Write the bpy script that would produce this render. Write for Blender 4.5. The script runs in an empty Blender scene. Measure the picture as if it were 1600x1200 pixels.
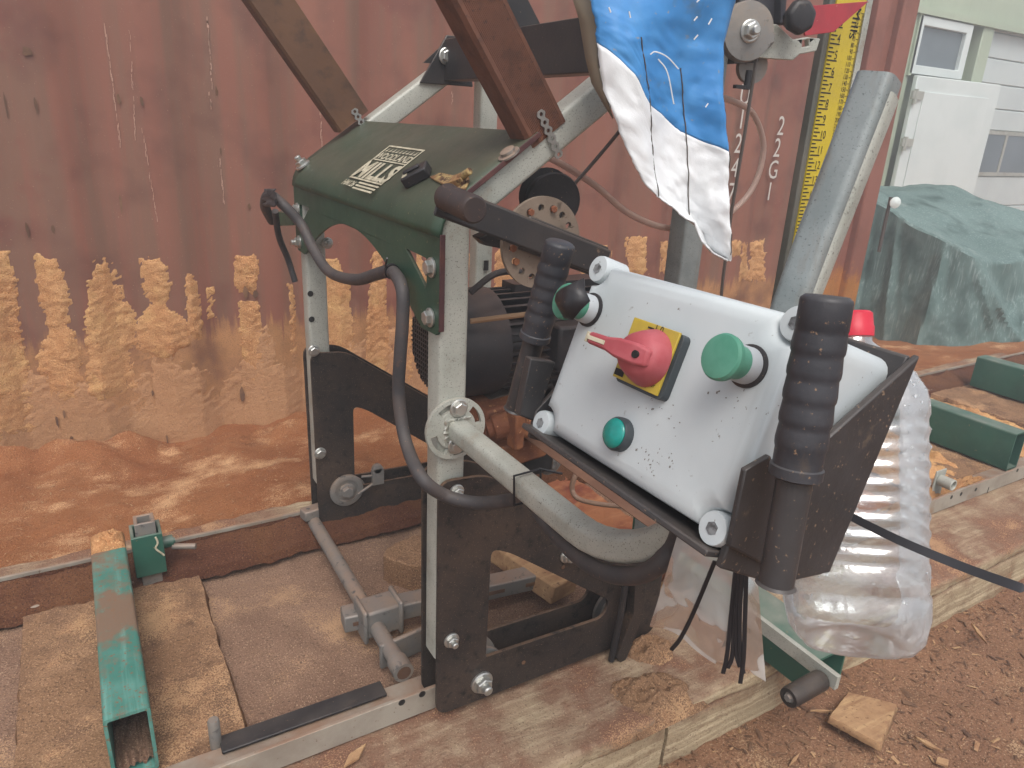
import bpy, math, random
from mathutils import Vector, Matrix, noise
from mathutils.geometry import tessellate_polygon
random.seed(7)
S = 0.7867                      # survey units -> metres
sc = bpy.context.scene
COL = sc.collection
# ------------------------------------------------------------------ camera survey
F = 1119.921
RC = ((0.86091343, -0.50659398, 0.04680398), (-0.13477381, -0.31580908, -0.93920213), (0.49057527, 0.80226377, -0.34015988))
RX, RY, RZ = Vector(RC[0]), Vector(RC[1]), Vector(RC[2])
CAM = -(RX*(-110/F*1.5) + RY*(467/F*1.5) + RZ*1.5)
def ray(px, py): return RX*((px-800)/F) + RY*((py-600)/F) + RZ
def at(px, py, **k):
    (ax, v), = k.items(); i = 'xyz'.index(ax); r = ray(px, py)
    return CAM + r*((v-CAM[i])/r[i])
def atd(px, py, d): return CAM + ray(px, py)*d
def onpl(px, py, P, n):
    r = ray(px, py); return CAM + r*((Vector(P)-CAM).dot(n)/r.dot(n))
def nz(x, y, z, s, o=3):
    return noise.fractal(Vector((x*s, y*s, z*s)), 1.0, 2.0, o, noise_basis='PERLIN_ORIGINAL')
def W(*a): return Vector(a)
AX, AY, AZ = W(1,0,0), W(0,1,0), W(0,0,1)

# ------------------------------------------------------------------ materials
def lin(h, k=1.0):
    h = h.lstrip('#'); out = []
    for i in (0, 2, 4):
        c = int(h[i:i+2], 16)/255
        c = c/12.92 if c <= 0.04045 else ((c+0.055)/1.055)**2.4
        out.append(min(1, c*k))
    return (*out, 1)
MATS = {}
def mat(name, base, base2=None, s2=6, t2=(.45, .62), rough=.6, metal=0, bump=0, bs=120, speck=None, sps=250, spt=(.66, .72),
        dust=None, dustamt=.6, dscale=12, streak=None, strt=(.5, .7), strs=(25, 25, 2), coat=0, trans=0, alpha=1, ior=1.45, wear=None, wt=(.6,.64), ws=18, spec=.5, dark=None, dks=330, dkt=(.6,.7), low=None, drift=None):
    if name in MATS: return MATS[name]
    m = bpy.data.materials.new(name); m.use_nodes = True
    N, L = m.node_tree.nodes, m.node_tree.links
    b = N['Principled BSDF']
    tc = N.new('ShaderNodeTexCoord')
    def tex(scale, detail=6, vec=None, rg=.6):
        n = N.new('ShaderNodeTexNoise'); n.inputs['Scale'].default_value = scale; n.inputs['Detail'].default_value = detail
        n.inputs['Roughness'].default_value = rg
        L.new(vec or tc.outputs['Object'], n.inputs['Vector']); return n.outputs['Fac']
    def ramp(fac, a, c):
        r = N.new('ShaderNodeMapRange'); r.inputs[1].default_value = a; r.inputs[2].default_value = c
        L.new(fac, r.inputs[0]); return r.outputs[0]
    def mix(fac, a, c):
        x = N.new('ShaderNodeMix'); x.data_type = 'RGBA'
        if isinstance(fac, float): x.inputs[0].default_value = fac
        else: L.new(fac, x.inputs[0])
        for sck, v in ((x.inputs[6], a), (x.inputs[7], c)):
            if isinstance(v, tuple): sck.default_value = v
            else: L.new(v, sck)
        return x.outputs[2]
    c = base
    if base2: c = mix(ramp(tex(s2, 8), *t2), c, base2)
    if streak:
        mp = N.new('ShaderNodeMapping'); mp.inputs['Scale'].default_value = strs
        L.new(tc.outputs['Object'], mp.inputs['Vector'])
        c = mix(ramp(tex(1, 6, mp.outputs[0]), *strt), c, streak)
    if wear: c = mix(ramp(tex(ws, 10, None, .7), *wt), c, wear)
    if dust:
        g = N.new('ShaderNodeNewGeometry'); sp = N.new('ShaderNodeSeparateXYZ'); L.new(g.outputs['Normal'], sp.inputs[0])
        up = ramp(sp.outputs[2], -.1, .9); mu = N.new('ShaderNodeMath'); mu.operation = 'MULTIPLY'
        L.new(up, mu.inputs[0]); L.new(ramp(tex(dscale, 8), .25, .7), mu.inputs[1])
        m3 = N.new('ShaderNodeMath'); m3.operation = 'MULTIPLY'; m3.inputs[1].default_value = dustamt; L.new(mu.outputs[0], m3.inputs[0])
        c = mix(m3.outputs[0], c, dust)
    if low:
        lc, za, zb, lsc = low; sp2 = N.new('ShaderNodeSeparateXYZ'); L.new(tc.outputs['Object'], sp2.inputs[0])
        mp2 = N.new('ShaderNodeMapping'); mp2.inputs['Scale'].default_value = lsc; L.new(tc.outputs['Object'], mp2.inputs['Vector'])
        zz_ = ramp(sp2.outputs[2], za, zb); ad = N.new('ShaderNodeMath'); ad.operation = 'ADD'; L.new(zz_, ad.inputs[0]); L.new(tex(1, 10, mp2.outputs[0], .75), ad.inputs[1])
        lc2 = mix(ramp(tex(300, 3), .5, .66), mix(ramp(tex(9, 8), .4, .64), lc, tuple(q*.74 for q in lc[:3])+(1,)), tuple(q*.55 for q in lc[:3])+(1,)); c = mix(ramp(ad.outputs[0], 1.0, 1.13), c, lc2)
    if dark: c = mix(ramp(tex(dks, 3), *dkt), c, dark)
    if speck: c = mix(ramp(tex(sps, 3), *spt), c, speck)
    if drift:                                            # pale grains lying denser in patches
        dc, psc, gsc, lo_, hi_ = drift; a1 = N.new('ShaderNodeMath'); a1.operation = 'MULTIPLY_ADD'; a1.inputs[1].default_value = 1.5
        L.new(tex(psc, 5), a1.inputs[0]); L.new(tex(gsc, 3), a1.inputs[2]); c = mix(ramp(a1.outputs[0], lo_, hi_), c, dc)
    if isinstance(c, tuple): b.inputs['Base Color'].default_value = c
    else: L.new(c, b.inputs['Base Color'])
    rr = tex(30, 5); r2 = N.new('ShaderNodeMapRange'); r2.inputs[3].default_value = max(.03, rough-.12); r2.inputs[4].default_value = min(1, rough+.12)
    L.new(rr, r2.inputs[0]); L.new(r2.outputs[0], b.inputs['Roughness'])
    b.inputs['Metallic'].default_value = metal; b.inputs['IOR'].default_value = ior
    b.inputs['Specular IOR Level'].default_value = spec
    b.inputs['Coat Weight'].default_value = coat; b.inputs['Transmission Weight'].default_value = trans; b.inputs['Alpha'].default_value = alpha
    if bump:
        bn = N.new('ShaderNodeBump'); bn.inputs['Strength'].default_value = bump; bn.inputs['Distance'].default_value = .004
        L.new(tex(bs, 6), bn.inputs['Height']); L.new(bn.outputs[0], b.inputs['Normal'])
    MATS[name] = m; return m
SAW = lin('#b98862'); SAWD = lin('#8a5a3c'); PALE = lin('#c9a27c')
galv = mat('galvanised steel', lin('#acaea5'), lin('#9c9f96'), 14, rough=.5, metal=.15, speck=lin('#66645d'), sps=480, spt=(.59, .69), dust=lin('#a08a74'), dustamt=.35, wear=lin('#8f8274'), wt=(.58, .74), ws=14, bump=.15, bs=300)
galv2 = mat('bright galvanised tube', lin('#8b9190'), lin('#7d8483'), 22, rough=.42, metal=.3, speck=lin('#565c5e'), sps=500, spt=(.6, .72), streak=lin('#7d776f'), strs=(40, 40, 6), strt=(.56, .75), bump=.12, bs=260)
steelg = mat('weathered grey steel', lin('#7d7c79'), lin('#8a8279'), 20, rough=.55, metal=.3, speck=lin('#8a6a52'), sps=260, spt=(.66, .74), dark=lin('#5d5a58'), dks=60, bump=.2, dust=SAW, dustamt=.4)
railm = mat('dull rail steel', lin('#a09a8e'), lin('#8b8378'), 9, rough=.55, metal=.1, dust=lin('#8a6248'), dustamt=.9, speck=lin('#6b5748'), sps=160, spt=(.66, .74), wear=lin('#8f7a66'), wt=(.55, .7), ws=8, bump=.1)
zinc = mat('zinc plated steel', lin('#b9b9b4'), rough=.32, metal=.8, speck=lin('#8a8078'), sps=300)
black = mat('dusty black steel', lin('#252222'), lin('#332c29'), 9, (.4, .65), rough=.55, speck=lin('#8a705c'), sps=450, spt=(.62, .72), dark=lin('#181717'), dks=60, dkt=(.55,.7), dust=lin('#8a6a50'), dustamt=.6, wear=lin('#483b33'), wt=(.5, .72), ws=5, bump=.15, bs=200, spec=.35)
blackp = mat('black painted steel', lin('#242427'), lin('#2f2c2c'), 15, rough=.38, speck=lin('#85705c'), sps=240, spt=(.69, .75), wear=lin('#6d5a4a'), wt=(.66, .72), ws=30, dust=lin('#8a7560'), dustamt=.35, bump=.08)
cowlm = mat('black motor paint', lin('#26282d'), lin('#2f2f33'), 12, rough=.42, speck=lin('#8b7566'), sps=300, spt=(.68, .75), dust=SAW, dustamt=.16)
rubber = mat('black rubber', lin('#1f1f23'), lin('#2a292c'), 25, rough=.45, speck=lin('#8a7058'), sps=260, spt=(.68, .74), dust=lin('#5d534b'), dustamt=.4, wear=lin('#4a4038'), wt=(.6, .75), ws=22, bump=.1)
cablem = mat('grey cable rubber', lin('#38373a'), lin('#484140'), 18, rough=.6, speck=lin('#8a6a52'), sps=220, spt=(.66, .76), dust=lin('#75665a'), dustamt=.35, wear=lin('#6a4a38'), wt=(.64, .74), ws=20, bump=.1)
green = mat('dark green paint', lin('#223f30'), lin('#2d4d3c'), 5, (.4, .6), rough=.5, speck=lin('#8b7a5c'), sps=190, spt=(.67, .73), dust=lin('#594d41'), dustamt=.85, dscale=4, wear=lin('#155236'), wt=(.54, .7), ws=4, bump=.06)
greenb = mat('worn bunk green paint', lin('#3d7468'), lin('#55867b'), 10, rough=.55, wear=lin('#75604f'), wt=(.49, .58), ws=6, streak=lin('#6f9f94'), strs=(60, 3, 10), strt=(.5, .7), speck=lin('#7a5c44'), sps=200, spt=(.58, .67), bump=.1)
greend = mat('bunk green paint', lin('#1d5245'), lin('#245d4e'), 8, rough=.45, speck=lin('#8d765a'), sps=80, spt=(.7, .74), dust=lin('#8f8b80'), dustamt=.7, bump=.05, wear=lin('#3f6a5c'), wt=(.6,.75), ws=12)
logo = mat('cream decal ink', lin('#c3bba3'), lin('#a59d86'), 60, rough=.6)
white = mat('grey white plastic', lin('#bcc2c3'), lin('#b2b8ba'), 9, (.4, .7), rough=.45, speck=lin('#6f675f'), sps=210, spt=(.70, .75), wear=lin('#a0968c'), wt=(.64, .8), ws=12, dark=lin('#8d8a86'), dks=90, dkt=(.7,.78), spec=.4)
red = mat('faded red plastic', lin('#a04a50'), lin('#aa585d'), 30, rough=.5, spec=.35)
yellow = mat('yellow label plastic', lin('#b8a03a'), lin('#ad9540'), 40, rough=.5, speck=lin('#6d5c2c'), sps=240, spt=(.68, .75))
yrul = mat('yellow ruler vinyl', lin('#bfa928'), lin('#b5a02d'), 15, rough=.42, speck=lin('#7d7030'), sps=200, spt=(.72, .76))
ink = mat('black ink', lin('#1d1c1c'), rough=.6)
greyp = mat('dark grey plastic', lin('#3a4044'), rough=.45)
greybtn = mat('light grey plastic collar', lin('#a7abae'), rough=.4, speck=lin('#6c6864'), sps=200)
teal = mat('dusty green button', lin('#45806a'), lin('#548d78'), 25, rough=.5, speck=lin('#8a8578'), sps=200, spt=(.7, .76))
lampm = mat('teal lamp lens', lin('#04786f'), lin('#058a80'), 50, rough=.18, coat=.5)
wood1 = mat('brown stained timber', lin('#603d2e'), lin('#714733'), 4, rough=.7, streak=lin('#452d24'), strs=(30, 40, 30), wear=lin('#80563a'), wt=(.56,.72), ws=5, dark=lin('#4a2f26'), dks=150, bump=.4, bs=90)
woodL = mat('olive stained timber', lin('#593d2a'), lin('#67472f'), 4, rough=.7, streak=lin('#432f22'), strs=(30, 60, 30), wear=lin('#785433'), wt=(.56,.72), ws=5, bump=.3, bs=90)
gripm = mat('hazed dusty grip rubber', lin('#2c2d32'), lin('#37383d'), 25, rough=.48, speck=lin('#8a7058'), sps=300, spt=(.65, .72), dust=lin('#6a625c'), dustamt=.3, wear=lin('#544638'), wt=(.6, .75), ws=22, bump=.1)  # black rubber lifted to blue-grey: haze put into the base colour, under real dust
trayb = mat('hazed scuffed black tray paint', lin('#2f2f31'), lin('#39383a'), 15, rough=.4, speck=lin('#85705c'), sps=300, spt=(.65, .72), wear=lin('#5d5247'), wt=(.62, .72), ws=26, dust=lin('#7d6d60'), dustamt=.3, bump=.08)  # black paint with milky haze mixed into its base tone; scuffs are wear
dirtd = mat('dark packed dust', lin('#59382a'), lin('#68452f'), 6, rough=.98, speck=lin('#8d6a50'), sps=380, spt=(.58, .7), dark=lin('#38211a'), dks=300, dkt=(.53,.68), bump=1.0, bs=200, spec=.08)
tblue = mat('blue tarpaulin', lin('#3a80bd'), lin('#4a8cc4'), 8, rough=.5, speck=lin('#7d8894'), sps=140, spt=(.66, .74), wear=lin('#75818a'), wt=(.58, .76), ws=7, dark=lin('#4d6a85'), dks=22, dkt=(.6,.75))
twhite = mat('white woven sheet', lin('#dcdedf'), lin('#cdcfcf'), 9, rough=.65, wear=lin('#b5afa5'), wt=(.56, .78), ws=8, bump=.15, bs=700)
tback = mat('grubby sheet underside', lin('#8f8472'), lin('#9c8c72'), 6, rough=.7)
thread = mat('dark thread', lin('#4d463f'), rough=.8)
contm = mat('faded red container paint', lin('#7f5144'), lin('#8a5d4d'), 1.6, (.35, .65), rough=.55, streak=lin('#7a5a4b'), strs=(11, 11, .5), strt=(.46, .6), speck=lin('#a48c76'), sps=240, spt=(.67, .74), wear=lin('#88453e'), wt=(.56, .75), ws=2.5, dark=lin('#67453b'), dks=5, dkt=(.5,.75), spec=.3, low=(lin('#b0825a'), .60, .26, (34, 34, 2.2)))
rustm = mat('rust stained container post', lin('#8a5546'), lin('#7a4a3b'), 4, rough=.65, wear=lin('#a8642f'), wt=(.62, .74), ws=6, low=(lin('#bd7c3c'), .75, .1, (9, 9, 6)))
ctxt = mat('white marking paint', lin('#bdb8b0'), rough=.6)
scr = mat('bare scratch', lin('#b08d7c'), rough=.7)
crust = mat('packed sawdust crust', lin('#c3966a'), lin('#b68359'), 7, (.35, .65), rough=.98, speck=lin('#dfb585'), sps=330, spt=(.56, .68), dark=lin('#955f38'), dks=260, dkt=(.56,.68), wear=lin('#cda772'), wt=(.5, .7), ws=5, bump=1.0, bs=230, spec=.08)
smear = mat('smeared sawdust film', lin('#b48a66'), lin('#a67c5a'), 5, (.35, .65), rough=.98, speck=lin('#c9a27a'), sps=330, spt=(.57, .7), dark=lin('#875f46'), dks=240, dkt=(.58,.7), wear=lin('#98735a'), wt=(.6,.75), ws=9, bump=.8, bs=160, spec=.08)
groundm = mat('sawdust and soil ground', lin('#895536'), lin('#9a6744'), 3.5, (.4, .62), rough=.98, speck=lin('#c2946a'), sps=380, spt=(.58, .7), dark=lin('#5d3a25'), dks=300, dkt=(.55,.69), wear=lin('#75482e'), wt=(.54, .72), ws=7, drift=(lin('#cba27a'), 5.5, 420, 1.33, 1.5), bump=1.0, bs=200, spec=.08)
deckm = mat('trodden sawdust', lin('#7f6352'), lin('#8e715e'), 5, (.4, .6), rough=.98, speck=lin('#c3a68b'), sps=400, spt=(.57, .7), dark=lin('#574237'), dks=300, dkt=(.54,.68), wear=lin('#705647'), wt=(.5, .7), ws=9, drift=(lin('#b39070'), 6, 420, 1.36, 1.5), bump=1.0, bs=200, spec=.08)
soil = mat('reddish soil and bark', lin('#7d5c48'), lin('#8d6950'), 5, (.4, .62), rough=.98, speck=lin('#b89a7c'), sps=300, spt=(.58, .7), dark=lin('#4f382a'), dks=190, dkt=(.54,.68), wear=lin('#644838'), wt=(.52, .68), ws=10, drift=(lin('#a98a6c'), 5, 300, 1.4, 1.52), bump=1.0, bs=150, spec=.08)
timber = mat('weathered pine timber', lin('#ab9a7e'), lin('#97866c'), 6, rough=.9, streak=lin('#cbbb9c'), strs=(2.5, 90, 90), strt=(.48, .62), wear=lin('#7d6450'), wt=(.5, .66), ws=6, dust=lin('#7b5848'), dustamt=1.25, dscale=6, bump=.9, bs=150, speck=lin('#c3aa8e'), sps=400, spt=(.6, .72), dark=lin('#5d4638'), dks=300, dkt=(.58,.72), drift=(lin('#ae8968'), 6, 400, 1.42, 1.54), spec=.1)
plank = mat('sawdust caked plank', lin('#89694f'), lin('#9a785d'), 7, rough=.97, wear=lin('#644a3b'), wt=(.48, .62), ws=9, dust=lin('#96745a'), dustamt=.35, bump=1.0, bs=190, speck=lin('#c4a07e'), sps=380, spt=(.57, .7), dark=lin('#503a2f'), dks=280, dkt=(.54,.68), drift=(lin('#b99470'), 7, 400, 1.34, 1.47), streak=lin('#94603e'), strs=(7, 7, 7), strt=(.54, .66), spec=.08)
orangew = mat('fresh sawn orange board', lin('#a56a45'), lin('#9a5a3c'), 6, rough=.85, streak=lin('#b98058'), strs=(5, 50, 50), wear=lin('#7e4030'), wt=(.55, .68), ws=6, bump=.5, bs=100)
chipm = mat('pale wood chip', lin('#a5815e'), lin('#8f6a4c'), 20, rough=.9, streak=lin('#b8966e'), strs=(8, 80, 80), dark=lin('#765439'), dks=120, bump=.4, bs=120)
barkm = mat('dark bark scraps', lin('#5d4333'), lin('#7d5d44'), 9, rough=.9)
rusty = mat('rusty brown steel', lin('#774832'), lin('#93603f'), 18, rough=.8, metal=.2, bump=.5, speck=lin('#b98a62'), sps=120, spt=(.64, .7))
discm = mat('dusty brown disc', lin('#7f7062'), lin('#716356'), 12, rough=.75, metal=.15, speck=lin('#5d4c40'), sps=200, dark=lin('#564a41'), dks=40, bump=.2)
bladem = mat('rust filmed saw blade', lin('#735343'), lin('#86634f'), 12, rough=.55, metal=.2)
tarpg = mat('green woven tarp', lin('#566c68'), lin('#6b807c'), 3, (.38, .62), rough=.7, streak=lin('#8b9b99'), strs=(110, 110, 5), strt=(.52, .7), wear=lin('#88938f'), wt=(.6, .75), ws=4, dark=lin('#435854'), dks=6, dkt=(.5,.68), bump=.15, bs=200)
shedg = mat('pale green cladding', lin('#aab59f'), lin('#a2ae98'), 1.5, rough=.55, streak=lin('#98a48d'), strs=(30, 30, .5), strt=(.56, .8))
pvc = mat('white pvc', lin('#d4dcd9'), lin('#cdd6d3'), 3, rough=.35)
garage = mat('off white sectional door', lin('#c3ccca'), lin('#bcc5c4'), 2, rough=.45)
glassd = mat('dark window glass', lin('#5f6a70'), lin('#6a757c'), 1.5, rough=.1, coat=.6)
plasg = mat('grey box plastic', lin('#3d4a52'), rough=.5)
pet = None
tieb = mat('black nylon', lin('#1d1c1f'), rough=.4)
tieg = mat('grey black nylon strap', lin('#3b3b3f'), rough=.4)
redc = mat('red cap plastic', lin('#c3263a'), rough=.4)
hosem = mat('clear hose', lin('#c9b3a8'), rough=.35, trans=.55, ior=1.15)
wirem = mat('wire rope', lin('#5d5550'), rough=.5, metal=.5)
def bagmat():
    m = bpy.data.materials.new('clear polythene film'); m.use_nodes = True
    N, L = m.node_tree.nodes, m.node_tree.links; N.remove(N['Principled BSDF'])
    o = N['Material Output']; t = N.new('ShaderNodeBsdfTransparent'); d = N.new('ShaderNodeBsdfDiffuse'); g = N.new('ShaderNodeBsdfGlossy')
    d.inputs[0].default_value = lin('#e6e3de'); g.inputs[1].default_value = .18
    tr = N.new('ShaderNodeBsdfTranslucent'); tr.inputs[0].default_value = lin('#e6e3de')
    a1 = N.new('ShaderNodeMixShader'); a1.inputs[0].default_value = .45; L.new(d.outputs[0], a1.inputs[1]); L.new(tr.outputs[0], a1.inputs[2])
    fr = N.new('ShaderNodeFresnel'); fr.inputs[0].default_value = 1.5
    a = N.new('ShaderNodeMixShader'); L.new(fr.outputs[0], a.inputs[0]); L.new(a1.outputs[0], a.inputs[1]); L.new(g.outputs[0], a.inputs[2])
    tc = N.new('ShaderNodeTexCoord'); n = N.new('ShaderNodeTexNoise'); n.inputs['Scale'].default_value = 14; L.new(tc.outputs['Object'], n.inputs['Vector'])
    r = N.new('ShaderNodeMapRange'); r.inputs[1].default_value = .3; r.inputs[2].default_value = .75; r.inputs[3].default_value = .42; r.inputs[4].default_value = .66; L.new(n.outputs[0], r.inputs[0])
    mx = N.new('ShaderNodeMixShader'); L.new(r.outputs[0], mx.inputs[0]); L.new(t.outputs[0], mx.inputs[1]); L.new(a.outputs[0], mx.inputs[2]); L.new(mx.outputs[0], o.inputs[0])
    return m
bagm = bagmat()
def petmat():
    m = bpy.data.materials.new('clear bottle plastic'); m.use_nodes = True
    N, L = m.node_tree.nodes, m.node_tree.links; N.remove(N['Principled BSDF']); o = N['Material Output']
    t = N.new('ShaderNodeBsdfTransparent'); t.inputs[0].default_value = (.86, .91, .93, 1)
    g = N.new('ShaderNodeBsdfGlossy'); g.inputs[0].default_value = (1, 1, 1, 1); g.inputs[1].default_value = .12
    d = N.new('ShaderNodeBsdfTranslucent'); d.inputs[0].default_value = (.93, .95, .97, 1)
    lw = N.new('ShaderNodeLayerWeight'); lw.inputs[0].default_value = .32
    a = N.new('ShaderNodeMixShader'); a.inputs[0].default_value = .6; L.new(d.outputs[0], a.inputs[1]); L.new(g.outputs[0], a.inputs[2])
    tc = N.new('ShaderNodeTexCoord'); n = N.new('ShaderNodeTexVoronoi'); n.inputs['Scale'].default_value = 150; L.new(tc.outputs['Object'], n.inputs['Vector'])
    bp = N.new('ShaderNodeBump'); bp.inputs['Strength'].default_value = .14; bp.inputs['Distance'].default_value = .002; bp.invert = True
    L.new(n.outputs['Distance'], bp.inputs['Height']); L.new(bp.outputs[0], g.inputs['Normal']); L.new(bp.outputs[0], lw.inputs['Normal'])
    r = N.new('ShaderNodeMapRange'); r.inputs[3].default_value = .26; r.inputs[4].default_value = .95; L.new(lw.outputs['Fresnel'], r.inputs[0])
    mx = N.new('ShaderNodeMixShader'); L.new(r.outputs[0], mx.inputs[0]); L.new(t.outputs[0], mx.inputs[1]); L.new(a.outputs[0], mx.inputs[2]); L.new(mx.outputs[0], o.inputs[0])
    return m
petm = petmat()

# ------------------------------------------------------------------ mesh building
class MB:
    def __init__(s): s.v = []; s.f = []
    def add(s, vs, fs):
        k = len(s.v); s.v += [Vector(v) for v in vs]; s.f += [tuple(i+k for i in f) for f in fs]; return s
    def box(s, a, b, fr=None):
        O, ex, ey, ez = fr or (W(0,0,0), AX, AY, AZ)
        x0, y0, z0 = a; x1, y1, z1 = b
        P = [O+ex*x+ey*y+ez*z for x in (x0, x1) for y in (y0, y1) for z in (z0, z1)]
        return s.add(P, [(0,1,3,2),(4,6,7,5),(0,4,5,1),(2,3,7,6),(0,2,6,4),(1,5,7,3)])
    def prism(s, poly, vec, holes=()):
        loops = [list(poly)] + [list(h) for h in holes]
        flat = [Vector(p) for l in loops for p in l]; n = len(flat); vec = Vector(vec)
        tris = tessellate_polygon([[Vector(p) for p in l] for l in loops])
        fs = [tuple(t) for t in tris] + [tuple(i+n for i in reversed(t)) for t in tris]
        k = 0
        for l in loops:
            m = len(l)
            for i in range(m):
                j = (i+1) % m; fs.append((k+i, k+j, k+j+n, k+i+n))
            k += m
        return s.add(flat+[p+vec for p in flat], fs)
    def tube(s, path, r, n=12, sec=None, cap=True, up=None):
        P = [Vector(p) for p in path]; m = len(P)
        rr = r if isinstance(r, (list, tuple)) else [r]*m
        if sec is None: sec = [(math.cos(2*math.pi*i/n), math.sin(2*math.pi*i/n)) for i in range(n)]
        n = len(sec); T = []
        for i in range(m):
            d = P[min(i+1, m-1)]-P[max(i-1, 0)]; T.append(d.normalized())
        u = Vector(up) if up else (AZ if abs(T[0].z) < .9 else AX)
        vs = []
        for i in range(m):
            t = T[i]; u = (u - t*u.dot(t)).normalized(); w = t.cross(u)
            vs += [P[i]+(u*a+w*b)*rr[i] for a, b in sec]
        fs = [(i*n+j, i*n+(j+1) % n, (i+1)*n+(j+1) % n, (i+1)*n+j) for i in range(m-1) for j in range(n)]
        if cap: fs += [tuple(reversed(range(n))), tuple((m-1)*n+j for j in range(n))]
        return s.add(vs, fs)
    def cyl(s, p0, p1, r0, r1=None, n=20):
        return s.tube([p0, p1], [r0, r0 if r1 is None else r1], n)
    def lathe(s, O, axis, prof, n=28, cap=True):
        axis = Vector(axis).normalized(); u = axis.orthogonal().normalized(); w = axis.cross(u); m = len(prof)
        vs = [Vector(O)+axis*h+(u*math.cos(2*math.pi*i/n)+w*math.sin(2*math.pi*i/n))*r for h, r in prof for i in range(n)]
        fs = [(i*n+j, i*n+(j+1) % n, (i+1)*n+(j+1) % n, (i+1)*n+j) for i in range(m-1) for j in range(n)]
        if cap: fs += [tuple(reversed(range(n))), tuple((m-1)*n+j for j in range(n))]
        return s.add(vs, fs)
    def ring(s, p0, p1, ro, ri, n=24):
        a = (Vector(p1)-Vector(p0)); h = a.length
        return s.lathe(p0, a, [(0, ri), (0, ro), (h, ro), (h, ri), (0, ri)], n, cap=False)
    def bolt(s, p, d, r=.012, stud=True, washer=True):
        p = Vector(p); d = Vector(d).normalized()
        if washer: s.lathe(p, d, [(0, r*1.35), (r*.25, r*1.35), (r*.35, r*1.2)], 18)
        u = d.orthogonal(); s.tube([p+d*r*.2, p+d*r*.95, p+d*r*1.05], [r, r, r*.85], 6)
        if stud: s.lathe(p+d*r, d, [(0, r*.55), (r*.7, r*.55), (r*.85, r*.4)], 14)
        return s
    def grid(s, nu, nv, fn, keep=None):
        k = [[fn(i/(nu-1), j/(nv-1)) for j in range(nv)] for i in range(nu)]
        vs = [k[i][j] for i in range(nu) for j in range(nv)]
        fs = []
        for i in range(nu-1):
            for j in range(nv-1):
                q = (i*nv+j, (i+1)*nv+j, (i+1)*nv+j+1, i*nv+j+1)
                if keep is None or keep(i, j): fs.append(q)
        return s.add(vs, fs)
    def build(s, name, material, parent=None, bevel=0, smooth=35, solid=0, thing=None, fix=True):
        org = parent_org(parent) if parent else W(0,0,0)
        loc = W(0,0,0)
        if parent is None:
            xs = [v.x for v in s.v]; ys = [v.y for v in s.v]; zs = [v.z for v in s.v]
            loc = W((min(xs)+max(xs))/2, (min(ys)+max(ys))/2, min(zs)); org = loc
        me = bpy.data.meshes.new(name); me.from_pydata([(v-org)*S for v in s.v], [], s.f); me.update()
        if fix:
            import bmesh
            bm = bmesh.new(); bm.from_mesh(me); bmesh.ops.recalc_face_normals(bm, faces=bm.faces); bm.to_mesh(me); bm.free()
        me.materials.append(material)
        if smooth:
            for p in me.polygons: p.use_smooth = True
            me.set_sharp_from_angle(angle=math.radians(smooth))
        o = bpy.data.objects.new(name, me); COL.objects.link(o)
        if parent: o.parent = parent; o['_org'] = list(org)
        else: o.location = loc*S; o['_org'] = list(loc)
        if solid:
            md = o.modifiers.new('thick', 'SOLIDIFY'); md.thickness = solid*S; md.offset = 0
        if bevel:
            md = o.modifiers.new('bevel', 'BEVEL'); md.width = bevel*S; md.segments = 2; md.limit_method = 'ANGLE'; md.angle_limit = math.radians(40)
            md.harden_normals = False
        return o
def parent_org(o): return Vector(o['_org'])
def tag(o, label=None, cat=None, group=None, kind=None):
    if label: o['label'] = label
    if cat: o['category'] = cat
    if group: o['group'] = group
    if kind: o['kind'] = kind
    return o
def empty(name, loc, label, cat, group=None):
    o = bpy.data.objects.new(name, None); o.empty_display_size = .05; COL.objects.link(o)
    o.location = Vector(loc)*S; o['_org'] = list(loc); return tag(o, label, cat, group)
def rsec(w, h, r, k=4):
    out = []
    for cx, cy, a0 in ((w/2-r, h/2-r, 0), (-w/2+r, h/2-r, 90), (-w/2+r, -h/2+r, 180), (w/2-r, -h/2+r, 270)):
        for i in range(k+1):
            a = math.radians(a0+90*i/k); out.append((cx+r*math.cos(a), cy+r*math.sin(a)))
    return out
def spline(pts, n=10):
    P = [Vector(p) for p in pts]; P = [P[0]*2-P[1]]+P+[P[-1]*2-P[-2]]; out = []
    for i in range(1, len(P)-2):
        for k in range(n):
            t = k/n; a, b, c, d = P[i-1:i+3]
            out.append(.5*((2*b)+(c-a)*t+(2*a-5*b+4*c-d)*t*t+(3*b-a-3*c+d)*t**3))
    out.append(P[-2]); return out
def rpoly(pts, r, k=5):
    """round the corners of a 3-D planar polygon; r: number or per-corner list"""
    out = []; n = len(pts); P = [Vector(p) for p in pts]
    for i in range(n):
        q = r[i] if isinstance(r, (list, tuple)) else r
        a, b, c = P[i-1], P[i], P[(i+1) % n]
        if q <= 0: out.append(b); continue
        d1 = (a-b); d2 = (c-b); q = min(q, d1.length*.45, d2.length*.45)
        s0, s1 = b+d1.normalized()*q, b+d2.normalized()*q
        for j in range(k+1):
            t = j/k; out.append(s0*(1-t)**2+b*2*t*(1-t)+s1*t*t)
    return out
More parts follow.
